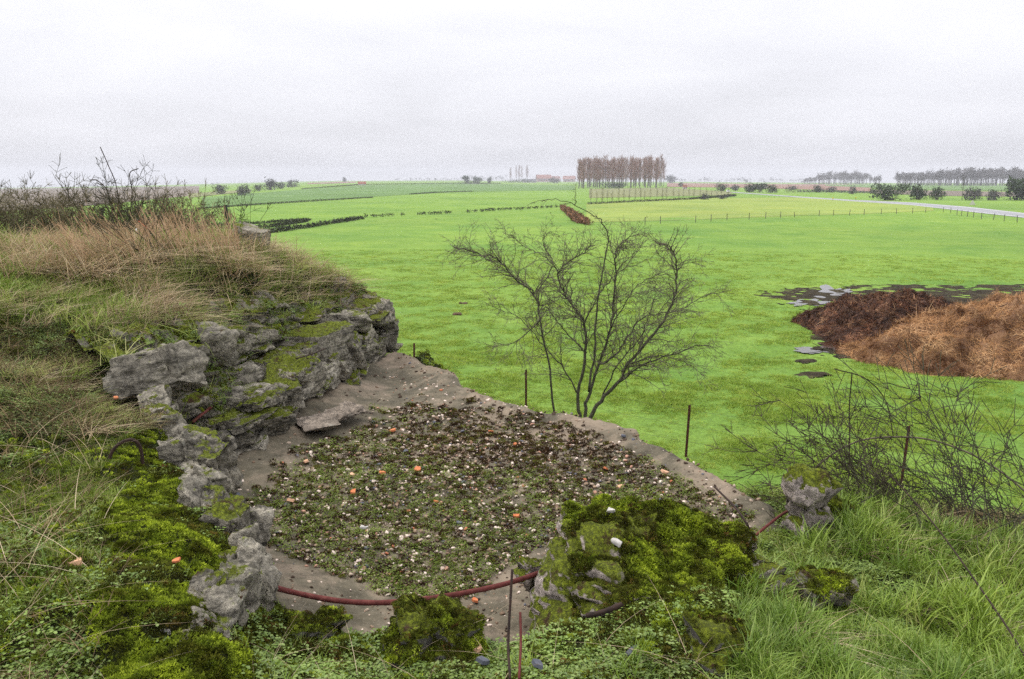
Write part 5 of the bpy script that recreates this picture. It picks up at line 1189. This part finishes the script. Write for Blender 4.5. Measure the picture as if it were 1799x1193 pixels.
M['roof_grey'] = hazy('house_roof_grey', (.10, .10, .11), (.16, .16, .17))
M['glass_d'] = hazy('window_dark', (.03, .035, .04), (.05, .055, .06))

def leaves(m, c, rad, n, s, g, flat=1.0):
    for _ in range(n):
        d = g.normal(0, 1, 3); d /= np.linalg.norm(d); q = c + d * rad * g.uniform(.35, 1.0) ** .5 * (1 + .25 * g.normal())
        a, b = g.normal(0, s, 3), g.normal(0, s, 3); m.tri(q, q + a, q + b)
def far_bush(name, px, py, wpx, hpx, mat, label, g, n=260, group=None, bare=False, stems=6):
    B = GP(px, py); k = B[1] / F; w_, h_ = wpx * k * 1.02, hpx * k; e = empty(name, B); tag(e, label, 'bush', group); m, s_ = MB(), MB()
    nl = 14; n = n * 3
    for q in range(nl):
        c = np.array([g.uniform(-.34, .34) * w_, g.uniform(-.3, .3) * w_, h_ * g.uniform(.12, .72)]); rr_ = np.array([w_ * .24, w_ * .24, h_ * .27]) * g.uniform(.7, 1.2)
        leaves(m, c, rr_, n // nl, min(w_, h_) * (.05 if bare else .065), g)
    for q in range(stems): s_.tube([(g.normal(0, .08) * w_, g.normal(0, .08) * w_, -.2), (g.normal(0, .15) * w_, g.normal(0, .1) * w_, h_ * .4), (g.normal(0, .25) * w_, g.normal(0, .2) * w_, h_ * .75)], [h_ * .02, h_ * .014, h_ * .006], 4)
    m.build('crown', mat, e); s_.build('stems', M['twig'], e); return e
def hedge(name, pp, hpx, mat, label, g, dens=44, wid=.8, gap=None):
    """a clipped hedge along a line of pixels; with gap it is a row of separate clipped shrubs"""
    P_ = [GP(a, b) for a, b in pp]; e = empty(name, P_[0]); tag(e, label, 'hedge'); o0 = P_[0]; hp = hpx if hasattr(hpx, '__len__') else [hpx] * len(pp)
    segs = []
    m = MB(); first_ = True
    for k in range(len(P_) - 1):
        A, B = P_[k], P_[k + 1]; L = np.linalg.norm(B - A); n = max(2, int(L / .7)); step = 1
        for q in range(n):
            t_ = (q + .5) / n
            c = A * (1 - t_) + B * t_; c[2] = float(ground(c[0], c[1])); hh = (hp[k] * (1 - t_) + hp[k + 1] * t_) * c[1] / F
            if gap and (math.sin(q * gap) + .3 * g.normal() < -.15): continue
            mm = MB() if gap else m
            d_ = c - o0; top_ = hh * g.uniform(.85, 1.1)
            leaves(mm, d_ + np.array([0, 0, hh * (.62 if gap else .5)]), np.array([max(.5, L / n * .6), wid * .6, top_ * (.36 if gap else .5)]), dens, max(.14, hh * .2), g)
            if gap:
                mm.tube([d_ + np.array([0, 0, -.1]), d_ + np.array([0, 0, hh * .5])], hh * .07, 4); mm.build('shrub', mat, e)
    if not gap: m.build('foliage', mat, e)
    return e
g = np.random.default_rng(120)
hedge('hedge', [(425, 413), (470, 410), (520, 403), (580, 394), (636, 385)], [9, 9, 8, 7, 6], M['hedge'], 'long dark clipped hedge running from the mound into the meadow', g)
hedge('hedge', [(432, 404), (480, 399), (541, 389)], [7, 7, 6], M['hedge'], 'shorter dark hedge behind the long one', g)
hedge('hedge', [(372, 397), (460, 393), (545, 387)], 4, M['hedge'], 'thin low hedge, farthest of the three by the mound', g)
hedge('hedge', [(636, 382.5), (680, 380.5), (720, 379)], 5.5, M['hedge'], 'gappy row of clipped shrubs at the end of the long hedge', g, 30, gap=1.9)
hedge('hedge', [(734, 378), (765, 377), (792, 375.5)], 5.5, M['hedge'], 'short middle run of clipped shrubs across the meadow', g, 30, gap=1.6)
hedge('hedge', [(820, 374), (880, 370), (940, 367), (988, 364)], [5, 5, 4.5, 4], M['hedge'], 'long thin broken hedge leading to the brown beech hedge', g, 30, gap=1.7)
hedge('beech_hedge', [(988, 368), (997, 374), (1006, 383)], [8, 9, 12], M['hedge_beech'], 'far part of the red brown beech hedge', g, 50, 1.0)
hedge('beech_hedge', [(1006, 386), (1018, 392), (1036, 396)], [13, 15, 9], M['hedge_beech'], 'thick near end of the red brown beech hedge', g, 60, 1.3)
hedge('hedge', [(345, 368), (440, 361), (560, 353.5), (655, 347.5)], [3, 3, 3, 2], M['hedge'], 'distant dark hedge line on the rising field', g, 22, 1.5)
hedge('hedge', [(720, 342), (765, 339), (830, 337)], 2.2, M['hedge'], 'faint far hedge line below the hamlet', g, 22, 1.5)
hedge('hedge', [(1032, 359.5), (1120, 355), (1210, 351), (1292, 345)], 4, M['hedge'], 'low dark hedge along the foot of the young trees', g, 26, 1.5)
hedge('hedge', [(530, 332.5), (640, 324.8), (760, 323.2), (880, 323)], 1.8, M['hedge'], 'thin hedge along the top of the cool green field', g, 16, 2.0)
hedge('hedge', [(1400, 337.5), (1470, 338.5), (1535, 340)], 4, M['bush_grey'], 'low straggling hedge behind the road', g, 22, 2.0)

def tree_mesh(h, g, wid, nbr, tl, up, trunk_r, fork=.12, ntw=4, tws=.10):
    a, b = MB(), MB(); lean = g.normal(0, .015, 2); a.tube([(0, 0, -.3), (lean[0] * h * .5, lean[1] * h * .5, h * .5), (lean[0] * h, lean[1] * h, h * .97)], [trunk_r, trunk_r * .6, trunk_r * .12], 5)
    for _ in range(nbr):
        z0 = h * g.uniform(fork, .93); az_ = g.uniform(0, 6.28); L = wid * g.uniform(.5, 1.0) * (1 - .55 * (z0 / h) ** 2); d = Vector((math.cos(az_), math.sin(az_), up)).normalized(); p_ = Vector((lean[0] * z0, lean[1] * z0, z0)); e_ = p_ + d * L
        s = Vector((-math.sin(az_), math.cos(az_), 0)) * trunk_r * .22; b.tri(p_ - s, p_ + s, e_); b.tri(p_ - Vector((0, 0, trunk_r * .25)), p_ + Vector((0, 0, trunk_r * .25)), e_)
        for _ in range(ntw):
            q_ = p_ + d * L * g.uniform(.3, 1); d2 = (d + Vector(g.normal(0, .45, 3)) + Vector((0, 0, up * .4))).normalized() * L * g.uniform(.3, .6); s = Vector(g.normal(0, 1, 3)).normalized() * tws; b.tri(q_ - s, q_ + s, q_ + d2)
    return a, b
def proto(name, h, g, mt, mc, **kw):
    e = empty(name); a, b = tree_mesh(h, g, **kw); a.build('trunk', M[mt], e); b.build('crown', M[mc], e); return e
class Stamp:
    """copies of a few built trees, each a thing of its own"""
    def __init__(s, protos): s.p = protos; s.used = [False] * len(protos); s.k = 0
    def put(s, loc, sc, label, cat, group, g):
        i_ = s.k % len(s.p); s.k += 1; o = s.p[i_] if not s.used[i_] else copy_tree(s.p[i_]); s.used[i_] = True
        o.location = tuple(map(float, loc)); o.scale = (sc * g.uniform(.9, 1.1),) * 2 + (sc,); o.rotation_euler = (0, 0, g.uniform(0, 6.28)); return tag(o, label, cat, group)
g = np.random.default_rng(130)
pops = Stamp([proto('poplar_tree', 24, g, 'pop_trunk', 'pop_crown', wid=g.uniform(5.5, 8), nbr=int(g.integers(60, 100)), tl=1, up=2.1, trunk_r=.34, fork=.16, ntw=9, tws=.085) for _ in range(8)])
for row, (y0, n) in enumerate(((331.5, 22), (329.8, 20), (328.6, 18), (327.4, 16), (326.6, 14))):
    for k in range(n):
        px = 1012 + 149 * (k + .5) / n + g.normal(0, 3.2); B = GP(px, y0 - (px - 1010) * .010 + g.normal(0, .3)); hp = (52 - 2 * row) * g.uniform(.86, 1.05) * (1 - .10 * max(0, (1030 - px) / 20)); pops.put(B, hp * B[1] / F / 24, 'tall bare poplar in the ' + ('front row of the plantation, ' + ORD[k] + ' from the left' if row == 0 else ('', 'second row', 'third row', 'fourth row', 'back row')[row] + ' of the dense plantation'), 'tree', 'poplars of the plantation', g)
B = GP(1166, 327); pops.put(B, 44 * B[1] / F / 24, 'lone thin poplar at the right end of the plantation', 'tree', None, g)
for px, y_, h_, lb in ((897, 320, 24, 'leftmost of the far poplars in the hamlet'), (907, 319, 27, 'second far poplar in the hamlet, close to a third'), (912, 319, 27, 'third far poplar in the hamlet'), (917, 319, 25, 'fourth far poplar in the hamlet'), (926, 319, 27, 'rightmost lone far poplar in the hamlet')):
    B = GP(px, y_); pops.put(B, h_ * B[1] / F / 24, lb, 'tree', None, g).scale.x *= .8
g = np.random.default_rng(131)
saps = Stamp([proto('young_tree', 5, g, 'sapling', 'sapling', wid=1.6, nbr=34, tl=1, up=1.8, trunk_r=.07, fork=.1, ntw=4, tws=.03) for _ in range(3)])
for k in range(26):
    px = 1036 + 250 * (k + .3 * g.uniform()) / 26; B = GP(px, 358.5 - (px - 1036) * .056); saps.put(B, (27 - .04 * (px - 1036)) * g.uniform(.8, 1.1) * B[1] / F / 5, f'slender bare young tree before the poplars, {ORD[k]} from the left', 'tree', 'row of young trees', g)
g = np.random.default_rng(132)
for a in ((1565, 352, 62, 31, 'bush_dark', 'largest dark green bush standing beside the road'), (1613, 351, 28, 30, 'bush_dark', 'round dark bush right of the largest roadside bush'), (1646, 351, 27, 23, 'bush_dark', 'smaller round bush, third beside the road'), (1711, 352, 28, 24, 'bush_grey', 'thin greyish bush right of the thin bare tree'),
          (1746, 352, 22, 20, 'bush_grey', 'small greyish bush near the big tree at the right edge'), (1790, 352, 52, 44, 'bush_dark', 'big dark bushy tree at the right edge'), (1318, 338, 20, 19, 'bush_dark', 'left bush of the dark clump above the road'), (1336, 338, 24, 20, 'bush_dark', 'middle bush of the dark clump above the road'),
          (1356, 339, 20, 16, 'bush_dark', 'right bush of the dark clump above the road'), (1266, 336, 22, 15, 'bush_dark', 'dark bush left of the white car'), (1291, 335, 14, 12, 'bush_grey', 'small grey bush just right of the white car'), (1394, 338, 26, 12, 'bush_grey', 'low bush between the dark clump and the pair of bushes'),
          (1438, 338, 18, 14, 'bush_dark', 'left of a pair of low bushes above the road'), (1460, 338, 22, 11, 'bush_grey', 'right of a pair of low bushes above the road'), (1497, 341, 12, 16, 'bush_grey', 'small upright bush before the largest roadside bush'), (1238, 351, 14, 12, 'bush_grey', 'round shrub at the end of the young tree row'), (1270, 350, 16, 10, 'bush_grey', 'low shrub below the white car'),
          (386, 341, 26, 18, 'bush_grey', 'grey bushy tree in the dip, leftmost of the group'), (428, 344, 28, 20, 'bush_grey', 'larger grey bushy tree in the dip'), (455, 336, 20, 12, 'bush_grey', 'grey bush low in the dip between two trees'), (475, 334, 20, 20, 'bush_grey', 'grey tree in the middle of the dip'), (492, 332, 18, 14, 'bush_grey', 'grey bush right of the middle tree of the dip'), (515, 329, 24, 14, 'bush_grey', 'dark grey tree at the right end of the dip'),
          (606, 319.6, 8, 9, 'bush_grey', 'single dark tree on the far skyline'), (820, 322, 18, 14, 'bush_dark', 'dark tree at the left of the hamlet'), (838, 322, 18, 13, 'bush_dark', 'second dark tree of the hamlet'), (859, 321.5, 9, 11, 'bush_dark', 'small round dark tree of the hamlet'), (835, 324, 60, 6, 'bush_grey', 'low dark shrubbery along the hamlet front'),
          (912, 321, 50, 8, 'bush_dark', 'dark evergreens below the far poplars'), (975, 322, 22, 12, 'bush_grey', 'grey tree before the red roofs'), (1178, 322, 22, 15, 'bush_grey', 'round grey tree right of the poplar plantation'), (1197, 328, 10, 8, 'bush_dark', 'dark shrub right of the plantation'), (1080, 331, 50, 14, 'bush_dark', 'dark shrubs under the poplars')):
    far_bush('bush', a[0], a[1], a[2], a[3], M[a[4]], a[5], g, 420 if a[2] > 40 else 240)
B = GP(1690, 352); e = proto('bare_tree', 9, g, 'bark', 'wood_far', wid=2.6, nbr=30, tl=1, up=1.2, trunk_r=.12, fork=.3, ntw=4, tws=.04); e.location = tuple(B); k = 46 * B[1] / F / 9; e.scale = (k, k, k); tag(e, 'thin bare tree standing by the road between the bushes', 'tree')

def woods(name, label, x0, x1, ybase, top, n, mat, g, trunkw=.35, cw=6.5, rows=4):
    m = MB()
    xs = g.uniform(x0, x1, n); Bs = GPS(xs, np.array([float(ybase(a)) for a in xs]) - g.uniform(0, .8, n))
    for px, B in zip(xs, Bs):
        h_ = (ybase(px) - top(px)) * B[1] / F * g.uniform(.78, 1.05); k = h_ / 20
        m.tube([B + np.array([0, 0, -1]), B + np.array([g.normal(0, .3), 0, h_ * .75])], [trunkw * k, trunkw * .4 * k], 3, False)
        for q in range(5):
            c = B + np.array([g.normal(0, cw * .22 * k), g.normal(0, cw * .2 * k), h_ * g.uniform(.45, .86)]); leaves(m, c, np.array([cw * .40 * k, cw * .34 * k, h_ * .15]), 18, .75 * k, g)
    return tag(m.build(name, mat), label, kind='stuff')
g = np.random.default_rng(140)
woods('distant_woods', 'bare wood in the distance left of the long wood', 1408, 1546, lambda x: 324.0, lambda x: 301 + 14 * sstep(1460, 1405, x) + 8 * sstep(1500, 1546, x) + 2 * math.sin(x * .3), 190, M['wood_far'], g)
woods('distant_woods', 'long bare wood along the right skyline', 1575, 1930, lambda x: 326.0 + .004 * (x - 1600), lambda x: 302 - 7 * sstep(1590, 1720, x) + 1.5 * math.sin(x * .25), 420, M['wood_far'], g)
woods('distant_treeline', 'faint far line of trees on the right horizon', 1170, 1420, lambda x: 320.6, lambda x: 313.5 + 1.6 * math.sin(x * .11) + 1.2 * math.sin(x * .37), 110, M['wood_far'], g, cw=9)
woods('distant_treeline', 'faint row of trees on the middle horizon', 690, 890, lambda x: 318.6, lambda x: 313.0 - 4 * (sstep(790, 830, x)) + 1.2 * math.sin(x * .4), 90, M['wood_far'], g, cw=8)
woods('distant_treeline', 'faint trees on the left horizon', 60, 480, lambda x: float(np.interp(x, [0, 200, 350, 530], [329.5, 327, 324, 320])), lambda x: float(np.interp(x, [0, 200, 350, 530], [327, 321, 320, 316.5])), 90, M['wood_far'], g, cw=9)
woods('undergrowth_far', 'dark evergreen undergrowth at the foot of the long wood', 1575, 1745, lambda x: 326.8, lambda x: 321.5, 110, M['bush_dark'], g, cw=14)

def house(name, px, py, wpx, hpx, mw, mr, label, rz=0.2, chim=True):
    B = GP(px, py); k = B[1] / F; w_, h_ = wpx * k, hpx * k * .52; d_ = w_ * .55; rh = hpx * k * .48; e = empty(name, B, rz); tag(e, label, 'house')
    m = MB(); m.box((0, 0, h_ / 2 - .3), (w_, d_, h_ + .6)); m.v += [Vector(p_) for p_ in ((-w_ / 2, -d_ / 2, h_), (-w_ / 2, d_ / 2, h_), (-w_ / 2, 0, h_ + rh * .95), (w_ / 2, -d_ / 2, h_), (w_ / 2, d_ / 2, h_), (w_ / 2, 0, h_ + rh * .95))]; m.f += [(8, 10, 9), (11, 12, 13)]; m.build('wall', mw, e)
    m = MB(); o_ = .05 * w_
    for s in (-1, 1): m.poly([(-w_ / 2 - o_, s * (d_ / 2 + o_), h_ - o_ * .7), (w_ / 2 + o_, s * (d_ / 2 + o_), h_ - o_ * .7), (w_ / 2 + o_, 0, h_ + rh), (-w_ / 2 - o_, 0, h_ + rh)])
    r_ = m.build('roof', mr, e)
    md = r_.modifiers.new('thick', 'SOLIDIFY'); md.thickness = .25
    if chim: m = MB(); m.box((w_ * .3, 0, h_ + rh), (.05 * w_, .05 * w_, rh * .5)); m.build('chimney', M['wall_brick'], r_)
    for q in range(3): m = MB(); m.box(((q - 1) * w_ * .3, -d_ / 2, h_ * .55), (w_ * .1, .2, h_ * .35)); m.build('window' if q != 1 else 'door', M['glass_d'], e)
house('farm_building', 955, 319.5, 24, 12, M['wall_brick'], M['roof_red'], 'long red roofed farm building of the hamlet, left one')
house('farm_building', 1000, 319.5, 20, 10, M['wall_brick'], M['roof_red'], 'red roofed farm building beside the poplar plantation', -.2)
house('house', 930, 321, 22, 6, M['wall_w'], M['roof_grey'], 'low pale house with grey roof in the hamlet', .1)
house('house', 975, 318.8, 16, 9, M['wall_brick'], M['roof_red'], 'red brick house between the two farm buildings', .3)
house('cottage', 1203, 332.5, 7, 7, M['wall_w'], M['roof_red'], 'tiny white cottage with orange roof left of the white car', .2)
house('house', 1310, 321.5, 6, 6, M['wall_w'], M['roof_grey'], 'tiny pale far house on the right horizon', .2)
house('field_shelter', 636, 325.5, 13, 6, M['wall_w'], M['roof_red'], 'small isolated shelter on the far green field', .2, False)

# the white car coming along the road
M['carpaint'] = mnoise('car_paint', ((.3, (.72, .72, .72)), (.7, (.8, .8, .8))), 1, rough=.25, spec=.5)
M['tyre'] = mnoise('tyre', ((.3, (.015, .015, .015)), (.7, (.03, .03, .03))), 5)
M['lamp'] = mnoise('headlamp', ((.3, (.7, .7, .65)), (.7, (.85, .85, .8))), 5, rough=.1)
B = GP(1279, 338.2); car = empty('car', B, math.radians(-20)); tag(car, 'small white car far along the road', 'car')
m = MB(); pr = [(-2.0, .35), (-2.05, .75), (-1.75, .95), (-1.1, 1.0), (-.6, 1.42), (.75, 1.45), (1.35, 1.02), (2.0, .88), (2.1, .5), (2.05, .35)]
for s in (-.82, .82):
    m.v += [Vector((s * (.86 if z_ > 1.2 else 1), x_, z_)) for x_, z_ in pr]
n = len(pr); m.f = [tuple(range(n)), tuple(range(2 * n - 1, n - 1, -1))] + [(k, k + n, (k + 1) % n + n, (k + 1) % n) for k in range(n)]; m.build('body', M['carpaint'], car)
m = MB(); m.poly([(-.66, -1.1, 1.03), (.66, -1.1, 1.03), (.6, -.66, 1.40), (-.6, -.66, 1.40)]); o = m.build('windscreen', M['glass_d'], car); o.location = (0, -.015, .01)
for s in (-1, 1):
    m = MB(); m.poly([(s * .80, -.85, 1.04), (s * .80, 1.15, 1.04), (s * .73, .7, 1.39), (s * .73, -.55, 1.39)]); o = m.build('side_window', M['glass_d'], car); o.location = (s * .02, 0, 0)
    m = MB(); m.box((s * .6, -2.04, .68), (.3, .08, .16)); m.build('headlight', M['lamp'], car)
    for y_ in (-1.3, 1.3): m = MB(); m.tube([(s * .70, y_, .31), (s * .86, y_, .31)], .31, 12); m.build('wheel', M['tyre'], car)
# roadside marks
B = GP(1708, 361.5); sg = empty('triangular_sign', B); tag(sg, 'pale triangular sign standing in the verge beyond the road', 'sign'); k = B[1] / F
m = MB(); m.v = [Vector(v_) for y_ in (-.03, .03) for v_ in ((-5.5 * k, y_, 1.5 * k), (5.5 * k, y_, 1.5 * k), (0, y_, 10 * k))]; m.f = [(0, 1, 2), (5, 4, 3), (0, 3, 4, 1), (1, 4, 5, 2), (2, 5, 3, 0)]; m.build('plate', M['wall_w'], sg)
for s in (-1, 1): m = MB(); m.tube([(s * 3.5 * k, .06, -.2), (s * 3.2 * k, .06, 5 * k)], .05, 6); m.build('leg', M['wood'], sg)
M['yellow'] = mnoise('yellow_paint', ((.3, (.6, .5, .03)), (.7, (.7, .6, .06))), 3)
for px, py, lb in ((1463, 352.5, 'small yellow marker post at the road edge, left one'), (1503, 351.5, 'small yellow marker post beyond the road, right one')):
    B = GP(px, py); e = empty('marker_post', B); tag(e, lb, 'marker post'); m = MB(); m.tube([(0, 0, -.1), (0, 0, .8)], .06, 6); m.build('pole', M['wood'], e); m = MB(); m.box((0, -.02, .85), (.45, .06, .5)); m.build('plate', M['yellow'], e)

# ------------------------------------------------------------------ the damp air
hz = MB(); hz.box((0, 0, 30), (9600, 9600, 110)); t = NT('haze_air'); t.n.remove(t.out) if False else None
vol = t.new('ShaderNodeVolumePrincipled'); vol.inputs['Color'].default_value = (.93, .95, 1.0, 1); vol.inputs['Density'].default_value = .00026; vol.inputs['Anisotropy'].default_value = 0.0
t.link(vol.outputs[0], t.out.inputs['Volume'])
HAZE = hz.build('haze', t.m); HAZE['kind'] = 'stuff'; HAZE['label'] = 'pale damp haze over the far fields'
